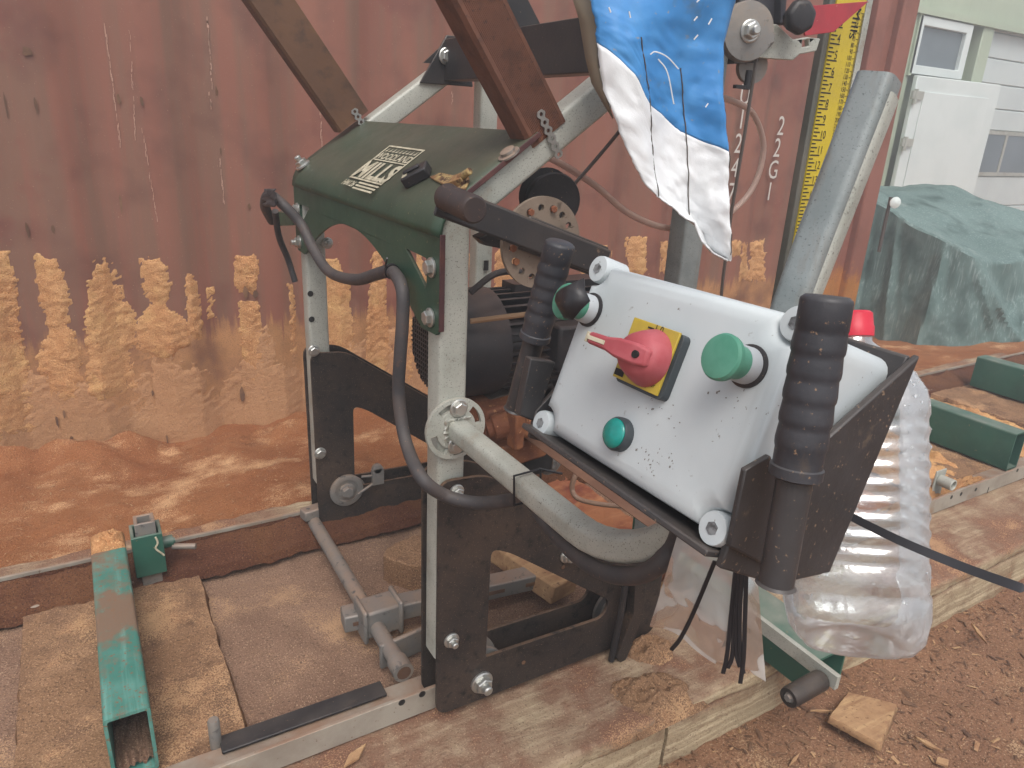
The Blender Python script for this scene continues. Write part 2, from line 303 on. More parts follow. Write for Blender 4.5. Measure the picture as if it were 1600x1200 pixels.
def text(mb, s, size, O, ex, ey, align='LEFT', ext=.0006, sx=1.0, bold=0):
    cu = bpy.data.curves.new('txt', 'FONT'); cu.body = s; cu.size = 1; cu.align_x = align; cu.resolution_u = 3; cu.offset = bold
    ob = bpy.data.objects.new('txt', cu); COL.objects.link(ob)
    dg = bpy.context.evaluated_depsgraph_get(); me = bpy.data.meshes.new_from_object(ob.evaluated_get(dg))
    ez = ex.cross(ey).normalized()
    mb.add([O+ex*(v.co.x*size*sx)+ey*(v.co.y*size)+ez*ext for v in me.vertices], [tuple(p.vertices) for p in me.polygons])
    bpy.data.objects.remove(ob); bpy.data.meshes.remove(me); bpy.data.curves.remove(cu)

# ================================================================== SETTING
YC = 2.03
def lump(x, y, s, seed): return nz(x+seed, y-seed, seed*1.7, s, 4)
def wallz(x): return -.235+.035*lump(x, 0, 2.2, 3)+.02*lump(x, 0, 7, 8)
def gheight(x, y):
    n = lump(x, y, 1.5, 1)*.02+lump(x, y, 6, 2)*.011+lump(x, y, 22, 5)*.006
    if y < -.2: return -.228+n*.8
    if y < .86: return -.088+n*.9
    t = min(1, (y-.86)/(YC-.9)); h = -.06*(1-t)+wallz(x)*t
    h += .05*math.exp(-((x+.55)**2/.02+(y-1.85)**2/.03))+.09*math.exp(-((x-.72)**2/.06+(y-1.75)**2/.05))+.05*math.exp(-((x-.3)**2/.03+(y-1.9)**2/.02))
    h += .04*math.exp(-((x+.9)**2/.06+(y-1.7)**2/.05))+n*.9
    h += max(0, 1-abs(y-1.93)/.14)*.06*max(0, nz(x, y, 12, 4.2, 3)+.12)*2
    return h
def spaced(a, b, st, tails): 
    out = list(tails[0]); x = a
    while x < b: out.append(x); x += st
    return out+list(tails[1])
xs = spaced(-1.3, 4.4, .022, ((-60, -25, -10, -5, -3, -2), (4.6, 5, 6, 8, 11, 16, 25, 60)))
ys = spaced(-.9, 2.06, .022, ((-60, -25, -10, -4, -2, -1.3), (2.2, 3, 5, 8, 15, 30, 60)))
g = MB(); ny = len(ys)
for x in xs:
    for y in ys: g.v.append(W(x, y, gheight(x, y) if (-3 < x < 6 and y < 2.3) else -.25))
g.f = [(i*ny+j, (i+1)*ny+j, (i+1)*ny+j+1, i*ny+j+1) for i in range(len(xs)-1) for j in range(ny-1)]
go = tag(g.build('ground', groundm, fix=False), kind='structure')
go.data.materials.append(deckm); go.data.materials.append(soil)
for p in go.data.polygons:
    c = (go.matrix_basis @ p.center)/S
    if -.02 < c.y < .78: p.material_index = 1
    elif c.y < -.2: p.material_index = 2

# loose chips and bark lying about (uncountable)
def scatter(name, mtl, n, fx, zf, lr, label):
    m = MB()
    for _ in range(n):
        x, y = fx(); z = zf(x, y)+.003; a = random.random()*6.28; l = random.uniform(*lr)*(1 if random.random() < .8 else 1.8); w = l*random.uniform(.12, .5); h = l*.12
        ex = W(math.cos(a), math.sin(a), random.uniform(-.35, .35)); ey = W(-math.sin(a), math.cos(a), random.uniform(-.35, .35))
        O = W(x, y, z); c = random.uniform(-.3, .3)*l
        m.add([O-ex*l-ey*w*.6, O+ex*l*.9-ey*w, O+ex*l+ey*w*.3, O-ex*l*.8+ey*w, O+AZ*(h+c*.2)-ex*l*.2], [(0,1,4),(1,2,4),(2,3,4),(3,0,4),(3,2,1,0)])
    return tag(m.build(name, mtl, smooth=0), label, 'wood chips', None, 'stuff')
scatter('wood_chips', chipm, 700, lambda: (random.uniform(-.2, 3), -.24-abs(random.gauss(0, .35))), gheight, (.0025, .008), 'pale wood chips scattered over the soil in front of the timber')
scatter('bark_scraps', barkm, 1500, lambda: (random.uniform(-.2, 3), -.24-abs(random.gauss(0, .35))), gheight, (.003, .011), 'dark bark scraps scattered over the soil in front of the timber')
scatter('sawdust_flakes', chipm, 4200, lambda: (random.uniform(-1, 1.4), random.uniform(.9, 2.0)), gheight, (.0012, .004), 'pale flakes lying on the sawdust bank by the container')

# ------------------------------------------------------------------ shipping container
PIT, DEP = .354, .046
def corr(x):
    t = ((x+.62)/PIT) % 1.0
    if t < .26: d = 0
    elif t < .5: d = (t-.26)/.24
    elif t < .76: d = 1
    else: d = 1-(t-.76)/.24
    return d*DEP
co = empty('shipping_container', (1.5, 2.6, -.28), 'faded red corrugated steel shipping container behind the sawmill, caked with sawdust low down', 'container')
bx = [-2.2]
x = -.62+PIT*math.floor((-2.2+.62)/PIT)
while x < 3.88:
    for q in (0, .26, .5, .76): bx += [x+q*PIT-.012, x+q*PIT+.012]
    x += PIT
bx = sorted(b for b in bx if -2.2 <= b < 3.86)
m = MB(); zz = [-.33+i*.09 for i in range(40)]
for b in bx:
    for z in zz:
        m.v.append(W(b, YC+corr(b)+.006*nz(b, z, 3, 2.2, 2), z))
nzz = len(zz); m.f = [(i*nzz+j, (i+1)*nzz+j, (i+1)*nzz+j+1, i*nzz+j+1) for i in range(len(bx)-1) for j in range(nzz-1)]
m.build('side_wall', contm, co, smooth=60, fix=False)
m = MB(); m.box((3.86, YC-.012, -.33), (3.98, YC+.05, 3.2)).box((3.98, YC+.02, -.33), (4.10, YC+.09, 3.2)).box((4.08, YC-.03, -.33), (4.235, YC+.2, 3.2)); m.build('corner_post', rustm, co, bevel=.012)
m = MB(); m.box((-2.2, YC+.09, -.33), (4.2, 5.1, 3.2)); m.build('body', contm, co)
def vmark(xp, txt, y0, y1, kk):
    m = MB(); n = len(txt)
    for i, ch in enumerate(txt):
        yp = y0+(y1-y0)*i/(n-1)
        p = at(xp[0]+(xp[1]-xp[0])*i/(n-1), yp, y=YC-.004)
        fy = min(YC+corr(p.x-.05), YC+corr(p.x+.0), YC+corr(p.x+.04))
        text(m, ch, .155, W(p.x, fy-.008, p.z-.055), AX, AZ, 'CENTER', 0, .8)
    return m.build('marking', ctxt, co, smooth=0)
vmark((1225, 1207), '22G1', 196, 299, 0)
vmark((1168, 1146), 'U1247', 147, 300, 0)
# paint scratches and dings on the wall
for (ax, ay, bx_, by, w) in ((165, 40, 190, 232, .0035), (203, 50, 212, 225, .0025), (327, 28, 335, 140, .005), (329, 142, 333, 170, .006), (346, 250, 354, 325, .005), (502, 160, 505, 235, .005), (603, 190, 605, 210, .005), (222, 200, 246, 350, .003), (713, 145, 713, 170, .005)):
    m = MB()
    for k in range(int(abs(by-ay)/4)):
        if random.random() < .72:
            t = k*4/abs(by-ay); q = at(ax+(bx_-ax)*t+random.uniform(-1, 1), ay+(by-ay)*t, y=YC); w2 = w*random.uniform(.4, 1.1); h = random.uniform(.005, .013)
            y = YC+min(corr(q.x-w2), corr(q.x+w2))-.004; m.add([W(q.x-w2/2, y, q.z-h), W(q.x+w2*.3, y, q.z-h*.9), W(q.x+w2/2, y, q.z+h), W(q.x-w2*.2, y, q.z+h*.8)], [(0,1,2,3)])
    m.build('scratch', scr, co, smooth=0)
for (px, py, rw, rh) in ((42, 80, .03, .018), (186, 155, .012, .02), (221, 157, .012, .02), (56, 165, .009, .03), (8, 165, .006, .05), (341, 142, .008, .02), (348, 237, .006, .02), (42, 360, .01, .03), (83, 358, .01, .02), (190, 320, .008, .04), (389, 322, .012, .012), (100, 648, .01, .022), (89, 662, .008, .03), (95, 705, .012, .012), (112, 686, .012, .012), (240, 618, .01, .012), (384, 456, .018, .03), (398, 458, .02, .02), (380, 620, .02, .04), (262, 690, .006, .03)):
    q = at(px, py, y=YC); y = YC+min(corr(q.x-rw), corr(q.x+rw), corr(q.x))-(.003 if py < 400 else .014)
    pl = [W(q.x+rw*.6*math.cos(a)*random.uniform(.6, 1.1), y, q.z+rh*math.sin(a)*random.uniform(.6, 1.1)) for a in [i*.628 for i in range(10)]]
    MB().add(pl, [tuple(range(10))]).build('scuff', barkm, co, smooth=0)
# sawdust stuck on the wall : real thickness over the corrugation
def crust_mesh(x0, x1, fn, mtl, label, name):
    st = .0085; nx = int((x1-x0)/st); nzv = 120; m = MB(); th = []
    for i in range(nx):
        x = x0+i*st; row = []
        for j in range(nzv):
            z = -.32+j*.008; t = fn(x, z); row.append(t)
            m.v.append(W(x, YC+corr(x)-t, z))
        th.append(row)
    for i in range(nx-1):
        for j in range(nzv-1):
            if max(th[i][j], th[i+1][j], th[i][j+1], th[i+1][j+1]) > .0005: m.f.append((i*nzv+j, (i+1)*nzv+j, (i+1)*nzv+j+1, i*nzv+j+1))
    return tag(m.build(name, mtl, smooth=180, fix=False), label, 'sawdust', None, 'stuff')
def stripe(x, z):
    k = math.floor((x+.70)/(PIT/2)); c = (k+.5)*PIT/2-.70
    w = .058+.016*math.sin(k*2.4)+.034*nz(k*3.1, z, 0, 5, 3)
    if z < .3: w += (.3-z)*.07
    top = .52+.03*math.sin(k*1.7+.6)+.015*math.sin(k*5.1)
    c += .012*nz(k*1.3, z, 4, 6, 2)
    return 1-abs(x-c)/w, top, k
CR = []
for rows_ in (((398, -30, 12), (450, -30, 22), (520, -30, 30), (600, -30, 48), (690, -30, 62)),
              ((403, 54, 88), (420, 55, 100), (465, 58, 108), (485, 68, 108), (512, 72, 108), (525, 72, 116), (560, 52, 128), (580, 60, 126), (600, 78, 130), (632, 86, 128)),
              ((404, 140, 178), (428, 134, 190), (470, 138, 196), (500, 134, 216), (545, 134, 222), (556, 140, 208), (575, 134, 216), (612, 132, 222), (622, 150, 210)),
              ((406, 216, 250), (420, 217, 264), (455, 222, 266), (480, 232, 262), (505, 214, 292), (540, 208, 298), (565, 226, 262)),
              ((428, 290, 303), (470, 292, 314), (530, 300, 316)), ((455, 326, 336), (500, 327, 340)),
              ((401, 370, 398), (420, 366, 404), (452, 370, 402), (457, 376, 398)), ((474, 378, 404), (500, 374, 408), (560, 380, 412), (604, 392, 410)),
              ((448, 453, 462), (560, 455, 470)), ((408, 497, 524), (440, 499, 545), (520, 497, 552), (560, 520, 560), (600, 540, 556)),
              ((398, 586, 600), (440, 584, 606), (500, 575, 612), (560, 572, 620), (610, 576, 616)), ((500, 634, 652), (600, 632, 648)),
              ((372, 985, 1010), (400, 985, 1012), (430, 984, 1014)), ((378, 1034, 1052), (430, 1036, 1050)), ((376, 1140, 1160), (400, 1140, 1158)), ((380, 1158, 1176), (440, 1156, 1178)), ((376, 1178, 1200), (440, 1178, 1196))):
    CR.append([(at((l+r)/2, py, y=YC).z, at(l, py, y=YC).x, at(r, py, y=YC).x) for py, l, r in rows_])
def f_crust(x, z):
    n = nz(x, z, 1, 9, 3); n2 = nz(x, z, 7, 36, 3); n3 = nz(x, z, 41, 90, 2)
    best = -1
    if -1.0 < x < .82 or x > 2.0:
        for rw in CR:
            if not (rw[-1][0]-.02 < z < rw[0][0]+.02): continue
            zz_ = min(rw[0][0], max(rw[-1][0], z))
            for (za, la, ra), (zb, lb, rb_) in zip(rw[:-1], rw[1:]):
                if zb <= zz_ <= za:
                    t = (za-zz_)/max(1e-6, za-zb); l = la+(lb-la)*t; r = ra+(rb_-ra)*t; hw = (r-l)/2
                    e = min((hw-abs(x-(l+r)/2)), rw[0][0]-z+.004, z-rw[-1][0]+.004); best = max(best, e)
    else:
        e, top, k = stripe(x, z)
        if z < top and z > .02+.09*math.sin(k*2.9): best = min(e*.055, top-z)
    e = best+.009*n2+.009*n+.007*n3
    if e < 0: return -.003
    return max(.0008, min(.013, .0015+.22*e)*(.9+.3*n)+.003*n2+.0035*n3+.0025*nz(x, z, 45, 140, 2))
def f_smear(x, z):
    n = nz(x, z, 5, 5, 3); n2 = nz(x, z, 17, 40, 3)
    top = .09+.15*n+.05*math.sin(x*17)+.06*n2+.03*nz(x, z, 3, 90, 2)
    if z > top: return -.004
    return min(.006, .0008+(top-z)*.06)+.002*n2+.0015*nz(x, z, 43, 80, 2)+.03*max(0, -z-.10+.1*n)
crust_mesh(-1.25, 3.84, f_crust, crust, 'thick orange sawdust crusts stuck in stripes along the container wall', 'sawdust_crust')
crust_mesh(-1.25, 3.84, f_smear, smear, 'thin tan sawdust film smeared along the foot of the container wall', 'sawdust_film')
# ------------------------------------------------------------------ shed far behind
YS = 4.5
def P(px, py, y=YS): return at(px, py, y=y)
q = [P(1420, 118), P(1540, 128), P(1437, 28), P(1517, 48)]
xd0, xd1 = 8.17, 9.83; zt = q[0].z; ztop = q[2].z+.06
sh = empty('shed', (9.5, 5.5, -.28), 'pale green clad shed with white door and sectional garage door at the right edge', 'building')
m = MB()
m.box((5.0, YS, -.28), (xd0, YS+.2, ztop)).box((5.0, YS+.003, ztop), (26, YS+.2, 4.2))
m.box((xd1-.35, YS-.02, -.28), (xd1-.1, YS+.2, ztop))
m.build('wall', shedg, sh, bevel=.01)
m = MB(); m.box((5, YS+.2, -.28), (26, 12, 4.2)); m.build('body', shedg, sh)
m = MB()
for zb in (ztop+.0, ): m.box((5, YS-.05, zb-.02), (26, YS, zb+.05))
m.box((xd0-.06, YS-.03, zt), (xd0, YS, ztop))
m.build('trim', shedg, sh)
xw0, xw1 = q[2].x-.02, q[3].x
m = MB(); zf0, zf1 = zt+.02, ztop-.03
m.prism([W(xw0, YS-.03, zf0), W(xw1, YS-.03, zf0), W(xw1, YS-.03, zf1), W(xw0, YS-.03, zf1)], (0, .09, 0), [[W(xw0+.1, YS-.03, zf0+.1), W(xw1-.12, YS-.03, zf0+.1), W(xw1-.12, YS-.03, zf1-.1), W(xw0+.1, YS-.03, zf1-.1)]])
fr = m.build('window', pvc, sh, bevel=.008)
MB().box((xw0+.09, YS+.02, zf0+.09), (xw1-.11, YS+.03, zf1-.09)).build('pane', glassd, fr)
dd = W(math.cos(.0), -.06, 0).normalized()                # door leaf a touch ajar
O = W(xd0, YS-.12, 0); dn = W(-dd.y, dd.x, 0)
FD = (O, dd, dn, AZ); dw = xd1-xd0
m = MB(); m.box((0, 0, -.25), (dw, .06, zt), FD); d = m.build('door', pvc, sh, bevel=.01)
m = MB(); m.box((.16, -.012, -.1), (dw-.22, -.001, zt-.17), FD); m.build('panel', pvc, d, bevel=.004)
for zh in (zt-.22, zt-.75): MB().box((-.06, -.03, zh-.04), (.14, -.001, zh+.05), FD).cyl(O+AZ*(zh-.09)-AY*.02, O+AZ*(zh+.07)-AY*.02, .025).build('hinge', galv, d)
m = MB(); gx0 = xd1-.1; zs = -.28; k = 0; gz = []
zz0, zz1 = P(1560, 272).z, P(1560, 208).z
bands = [-.28, zz0-.9, zz0-.45, zz0-.03, zz1+.03, zz1+.3, zz1+.6, zz1+.9, zz1+1.2, zz1+1.6]
for a, b in zip(bands[:-1], bands[1:]):
    if abs(a-(zz0-.03)) > 1e-6: m.box((gx0, YS+.06, a+.006), (15, YS+.15, b-.006))
m.box((gx0, YS+.09, -.28), (15, YS+.16, ztop))
gd = m.build('garage_door', garage, sh, bevel=.01)
m = MB(); wx = [gx0+.05+i*1.05 for i in range(5)]
for a in wx: m.box((a+.03, YS+.055, zz0+.02), (a+1.02, YS+.075, zz1-.02))
m.build('pane', glassd, gd)
m = MB(); m.box((gx0, YS+.045, zz0-.03), (15, YS+.088, zz0+.02)).box((gx0, YS+.045, zz1-.02), (15, YS+.088, zz1+.03))
for a in wx: m.box((a-.03, YS+.048, zz0), (a+.03, YS+.087, zz1))
m.build('window_frame', galv, gd)

# ------------------------------------------------------------------ heap under green tarp
rf_ = random.Random(5); FOLDS = [(rf_.uniform(0, 6.283), rf_.uniform(.03, .10), rf_.uniform(.03, .12), rf_.uniform(-.35, .35)) for _ in range(46)]
def tarp_heap():
    m = MB(); cx, cy = 5.86, 2.02; hx, hy = 1.50, .72
    def fn(u, v):
        a = u*2*math.pi; ca, sa = math.cos(a), math.sin(a)
        k = 1/max(abs(ca)**9+abs(sa)**9, 1e-6)**(1/9)
        t = min(1, v/.5); bx, by = cx+hx*k*ca*t, cy+hy*k*sa*t
        q = min(1, max(0, (by-1.32)/1.0)); top = .40+.36*q**.8
        if by > 2.3: top -= .02*(by-2.3)
        top -= .30*max(0, bx-5.95); top += .05*math.exp(-((bx-5.6)**2/.05+(by-2.1)**2/.25))
        top += .05*nz(bx, by, 2, 2.0, 2)-.03*abs(nz(bx, by, 5, 2.6, 1))
        if v <= .5: return W(bx, by, max(-.27, top+.018*abs(nz(bx*1.3, by*2, 1, 3, 1))))
        d = (v-.5)/.5; z = top*(1-d)+(-.3)*d
        f = 0
        for (a0, wd, am, sl_) in FOLDS:
            dd = (a-a0-sl_*d+math.pi) % (2*math.pi)-math.pi; q_ = abs(dd)/(wd*(.5+1.1*d))
            if q_ < 1: f += am*(1-q_)**1.4*min(1, d*2.5)
        f += .07*nz(bx, by, z*.5, 2.2, 2)*d+.012*nz(bx*1.5, by*1.5, z*.6, 7, 2)+.10*d**1.5
        return W(bx+ca*f*k, by+sa*f*k, max(-.29, z))
    m.grid(420, 90, fn); return m
tag(tarp_heap().build('covered_heap', tarpg, smooth=35), 'heap under a faded green woven tarp beside the container', 'tarp')
sp = at(1392, 308, y=1.75); e = empty('marker_stake', sp-AZ*.35, 'thin dark stake with round white cap poking through the green tarp', 'stake')
MB().cyl(sp-AZ*.35, sp, .011).build('rod', wirem, e); MB().lathe(sp-AZ*.03-AY*.03, AY*-1+AX*-.5, [(0, .0), (0, .032), (.014, .036), (.022, .02), (.024, 0)], 20).build('cap', pvc, e)

# ================================================================== TRACK
tr = empty('sawmill_track', (0, .4, -.06), 'steel angle rails of the sawmill bed joined by green cross bunks', 'sawmill track')
def rail(y, sgn):
    m = MB()
    m.box((-1.6, y-.004, -.056), (4.3, y+.004, 0)); m.box((-1.6, min(y+sgn*.004, y+sgn*.09), -.056), (4.3, max(y+sgn*.004, y+sgn*.09), -.048))
    return m.build('rail', railm, tr, bevel=.0012)
rn = rail(0, 1); rf = rail(.82, -1)
m = MB(); m.grid(420, 12, lambda u, v: W(-1.6+5.9*u, .705+.109*v, -.05+.012*(v**3)*3+.012*nz(u*5.9, v*.1, 2, 9, 3)+.006*nz(u*5.9, v*.1, 2, 40, 3)+.012*math.sin(math.pi*v)-.02*(v < .01)))
tag(m.build('sawdust_on_rail', dirtd, fix=False), 'brown sawdust lying along the inner flange of the far rail', 'sawdust', None, 'stuff')
m = MB(); m.grid(300, 8, lambda u, v: W(-1.6+5.9*u, .815-.0015-.003*max(0, nz(u*5.9, v, 4, 20, 3)+.5), -.05+.042*v)); m.build('caked_dirt', dirtd, rf, fix=False)
for px, py in ((628, 1098), (660, 1085), (1525, 765), (1487, 777), (1502, 772), (1590, 735)):
    p_ = at(px, py, y=-.0045); MB().lathe(p_+AY*.001, -AY, [(0, .0001), (0, .0075), (.0006, .0075), (.0006, .0001)], 14).build('hole', ink, rn, smooth=0)
MB().box((.0, -.0052, -.054), (.0022, -.0042, -.001), (at(1543, 760, y=0)*1, AX, AY, AZ)).build('joint', ink, rn)
for px, py in ((338, 1150), ): MB().lathe(at(px, py+16, z=-.05), AZ, [(0, .011), (.062, .011), (.066, .009)], 16).build('track_bolt', steelg, tr)
for px, py in ((262, 866), (75, 905)): MB().lathe(at(px, py, z=-.045), AZ, [(0, .011), (.03, .011), (.033, .009)], 16).build('track_bolt', rusty, tr)
def sawcap(mb, x0, x1, y0, y1, z, h, n=24):
    mb.grid(n, n, lambda u, v: W(x0+(x1-x0)*u, y0+(y1-y0)*v, z+h*(math.sin(math.pi*min(max(u, 0), 1))**.4*math.sin(math.pi*v)**.4)*(1+.4*nz(u*3, v*3, z, 2))-.002))
def bunk(x0, x1, y0, y1, zb, zt, mtl):
    m = MB(); t = .006
    m.prism(rpoly([W(x0, y0, zb), W(x1, y0, zb), W(x1, y0, zt), W(x0, y0, zt)], .008, 3), (0, y1-y0, 0), [rpoly([W(x0+t, y0, zb+t), W(x1-t, y0, zb+t), W(x1-t, y0, zt-t), W(x0+t, y0, zt-t)], .005, 3)])
    return m.build('bunk', mtl, tr, smooth=50)
b1 = bunk(-.606, -.531, .096, .745, -.05, .095, greenb)
m = MB(); sawcap(m, -.605, -.532, .67, .745, .095, .028); m.build('sawdust_cap', crust, b1)
m = MB(); m.grid(20, 16, lambda u, v: W(-.599+.061*u, .11+.5*v, -.036+.012*nz(u*2, v*4, 1, 3)+.03*v)); m.build('sawdust_fill', deckm, b1)
b2 = bunk(.72, .83, -.36, .10, -.05, .045, greend); b2['label'] = 'dark green bunk running under the plastic bag and bottle'
b3 = bunk(2.38, 2.46, .05, .80, -.045, .108, greend); b3['label'] = 'dark green bunk on the right with a pale worn top edge'
b4 = bunk(3.30, 3.385, .03, .68, -.045, .112, greend); b4['label'] = 'furthest dark green bunk beside the green tarp'
for (xa, xb, ya, yb, lb) in ((2.52, 3.0, .12, .78, 'pale shavings heaped between the two right hand bunks'), (1.95, 2.34, .12, .7, 'pale shavings heaped before the nearer right hand bunk'), (1.55, 2.3, .03, .09, 'narrow line of shavings inside the near rail on the right')):
    m = MB(); m.grid(60, 60, lambda u, v: W(xa+(xb-xa)*u, ya+(yb-ya)*v, -.075+.06*(math.sin(math.pi*u)*math.sin(math.pi*v))**.6*(.7+nz(u*4, v*4, xa, 1.4, 3))+.012*nz(u*14, v*14, xa, 1.6, 3)))
    tag(m.build('shavings', crust, smooth=60, fix=False), lb, 'shavings', None, 'stuff')
# stake pocket by the first bunk
m = MB(); zt_ = .075
k0 = at(203, 852, z=zt_); 
x0, x1, y0, y1 = -.519, -.448, .70, .775
m.prism([W(x0, y0, -.02), W(x1, y0, -.02), W(x1, y1, -.02), W(x0, y1, -.02)], (0, 0, .115), [[W(x0+.008, y0+.008, -.02), W(x1-.008, y0+.008, -.02), W(x1-.008, y1-.008, -.02), W(x0+.008, y1-.008, -.02)]])
stp = m.build('stake_pocket', greend, tr, bevel=.002)
m = MB(); m.prism([W(x0+.012, y0+.012, -.06), W(x1-.012, y0+.012, -.06), W(x1-.012, y1-.012, -.06), W(x0+.012, y1-.012, -.06)], (0, 0, .185), [[W(x0+.02, y0+.02, -.06), W(x1-.02, y0+.02, -.06), W(x1-.02, y1-.02, -.06), W(x0+.02, y1-.02, -.06)]])
m.build('stake', steelg, stp, bevel=.002)
m = MB(); pz = W(x1, .755, .035); m.cyl(pz, pz+AX*.025, .016).cyl(pz+AX*.02, pz+AX*.03, .008); m.build('boss', greend, stp)
MB().tube([pz+W(.022, -.01, -.012), pz+W(.075, -.035, -.012)], .008).build('clamp_handle', steelg, stp)
m = MB(); m.tube(spline([W(x0+.055, y0-.002, .088), W(x0+.058, y0-.002, .07), W(x0+.052, y0-.002, .055), W(x0+.066, y0-.002, .035), W(x1-.003, y0-.002, .03)], 6), .0025, 6); m.build('bird_streak', logo, stp)
# second green stake by the middle bunk, seen under the control box
m = MB(); bp = at(1020, 835, x=.73)
m.box((.70, bp.y-.02, -.05), (.735, bp.y+.055, .26)).box((.75, bp.y-.045, -.05), (.83, bp.y-.02, .24))
m.build('stake_pocket', greend, tr, bevel=.003)
q = at(770, 752, z=.0); MB().prism(rpoly([q+W(-.09, -.03, -.05), q+W(.09, -.03, -.05), q+W(.09, -.03, .04), q+W(-.09, -.03, .04)], .01, 3), (0, .06, 0)).build('stake_pocket', greend, tr, bevel=.003)
MB().box((.712, bp.y-.045, -.05), (.75, bp.y-.02, .3)).build('stake', black, tr, bevel=.004)

# ------------------------------------------------------------------ timbers and planks
def beam(name, x0, x1, y0, y1, z0, z1, mtl, amp=.004, nx=90, label=None):
    """timber with a worn outline: cross-section ring swept along x, every ring perturbed"""
    m = MB(); ring = rsec(y1-y0, z1-z0, .014, 3)
    dens = []
    for i, (a, b) in enumerate(ring):
        c, d = ring[(i+1) % len(ring)]; L_ = math.hypot(c-a, d-b); k = max(1, int(L_/.03))
        dens += [(a+(c-a)*t/k, b+(d-b)*t/k) for t in range(k)]
    n = len(dens)
    for i in range(nx):
        x = x0+(x1-x0)*i/(nx-1)
        for a, b in dens:
            yy, z_ = (y0+y1)/2+a, (z0+z1)/2+b
            k = amp*nz(x, yy, z_, 8, 4)+amp*.6*nz(x, yy, z_, 30, 3)
            m.v.append(W(x, yy-(k if a < 0 else -k), z_+k*(1.6 if b > 0 else -.5)))
    m.f = [(i*n+j, i*n+(j+1) % n, (i+1)*n+(j+1) % n, (i+1)*n+j) for i in range(nx-1) for j in range(n)]+[tuple(reversed(range(n))), tuple((nx-1)*n+j for j in range(n))]
    o = m.build(name, mtl, smooth=50); return tag(o, label, 'timber')
beam('foundation_timber', -1.6, 4.2, -.243, .075, -.106, -.061, timber, .005, 260, 'upper weathered board under the near rail, dusted with sawdust along its top')
beam('foundation_timber', -1.6, .43, -.232, .06, -.26, -.108, timber, .004, 100, 'lower thick timber under the near rail, left length with pale sawn face')
beam('foundation_timber', .436, 4.2, -.236, .06, -.26, -.112, timber, .004, 160, 'lower thick timber running right behind the water bottle')
beam('foundation_timber', -1.6, 4.2, .745, .98, -.26, -.06, timber, .005, 150, 'long timber under the far rail beside the sawdust bank')
def sleeper(x0, x1, y0, y1, z, label, mtl=plank):
    m = MB()
    def fn(u, v):
        x = x0+(x1-x0)*u; y = y0+(y1-y0)*v
        ed = min(u, 1-u)*(x1-x0)
        return W(x+.012*nz(x, y, 2, 9, 3)*(1 if u in (0, 1) else .4), y, z+.006*nz(x, y, 3, 12, 4)+.004*nz(x, y, 8, 40, 3)-(.02 if ed < .004 else 0)-.03*(u in (0, 1)))
    m.grid(40, 60, fn)
    o = m.build('sleeper_plank', mtl, smooth=60); md = o.modifiers.new('t', 'SOLIDIFY'); md.thickness = .05*S; md.offset = -1
    return tag(o, label, 'plank')
sleeper(-.775, -.365, .02, .745, -.058, 'sawdust caked plank lying under the worn green bunk on the left')
sleeper(.56, .86, .14, .745, -.045, 'near orange sawdust covered plank right behind the blade guides', orangew)
sleeper(.93, 1.3, .09, .745, -.05, 'sawdust covered orange plank between the rails behind the control box', orangew)
sleeper(1.36, 1.75, .09, .745, -.05, 'further orange plank between the rails behind the bottle', orangew)
sleeper(2.02, 2.62, .02, .745, -.055, 'plank beneath the right hand dark green bunk')
sleeper(3.0, 3.7, .02, .745, -.055, 'plank beneath the furthest dark green bunk')
m = MB(); c = at(660, 870, z=-.04)                               # block of wood half buried behind the post
pl = [c+W(.10*math.cos(a)*(1+.15*math.sin(3*a)), .075*math.sin(a), -.06) for a in [i*.35 for i in range(18)]]
m.prism(pl, (0, 0, .085)); tag(m.build('wood_block', plank, bevel=.008), 'round sawdust covered wood block behind the near post', 'wood block')
m = MB(); c = at(845, 890, z=-.03); a_ = at(785, 870, z=-.05); b_ = at(880, 935, z=-.05)
d_ = (b_-a_).normalized(); n_ = W(-d_.y, d_.x, 0)
m.box((-.02, -.045, 0), ((b_-a_).length, .045, .05), (a_, d_, n_, (AZ+n_*.2).normalized())); tag(m.build('offcut', chipm, bevel=.004), 'slanting pale offcut seen through the opening of the near black plate', 'wood offcut')
for c_, r_, h_, lb in ((at(1015, 1012, z=-.05), .055, .035, 'small orange sawdust lump beside the wiper arms on the timber'), (at(1022, 1082, z=-.055), .075, .03, 'broad orange sawdust lump on the timber below the wiper arms'), (at(985, 1075, z=-.055), .05, .016, 'low sawdust lump on the timber left of the broad one')):
    m = MB(); m.grid(40, 40, lambda u, v: W(c_.x+r_*1.3*(2*u-1), c_.y+r_*(2*v-1), -.074+(h_+.012)*max(0, 1-((2*u-1)**2+(2*v-1)**2))**.7*(.8+.5*nz(u*3, v*3, c_.x, 1.5, 3))+.006*nz(u*9, v*9, c_.y, 1.5, 3)*max(0, 1-((2*u-1)**2+(2*v-1)**2))))
    tag(m.build('sawdust_lump', plank, smooth=60, fix=False), lb, 'sawdust')
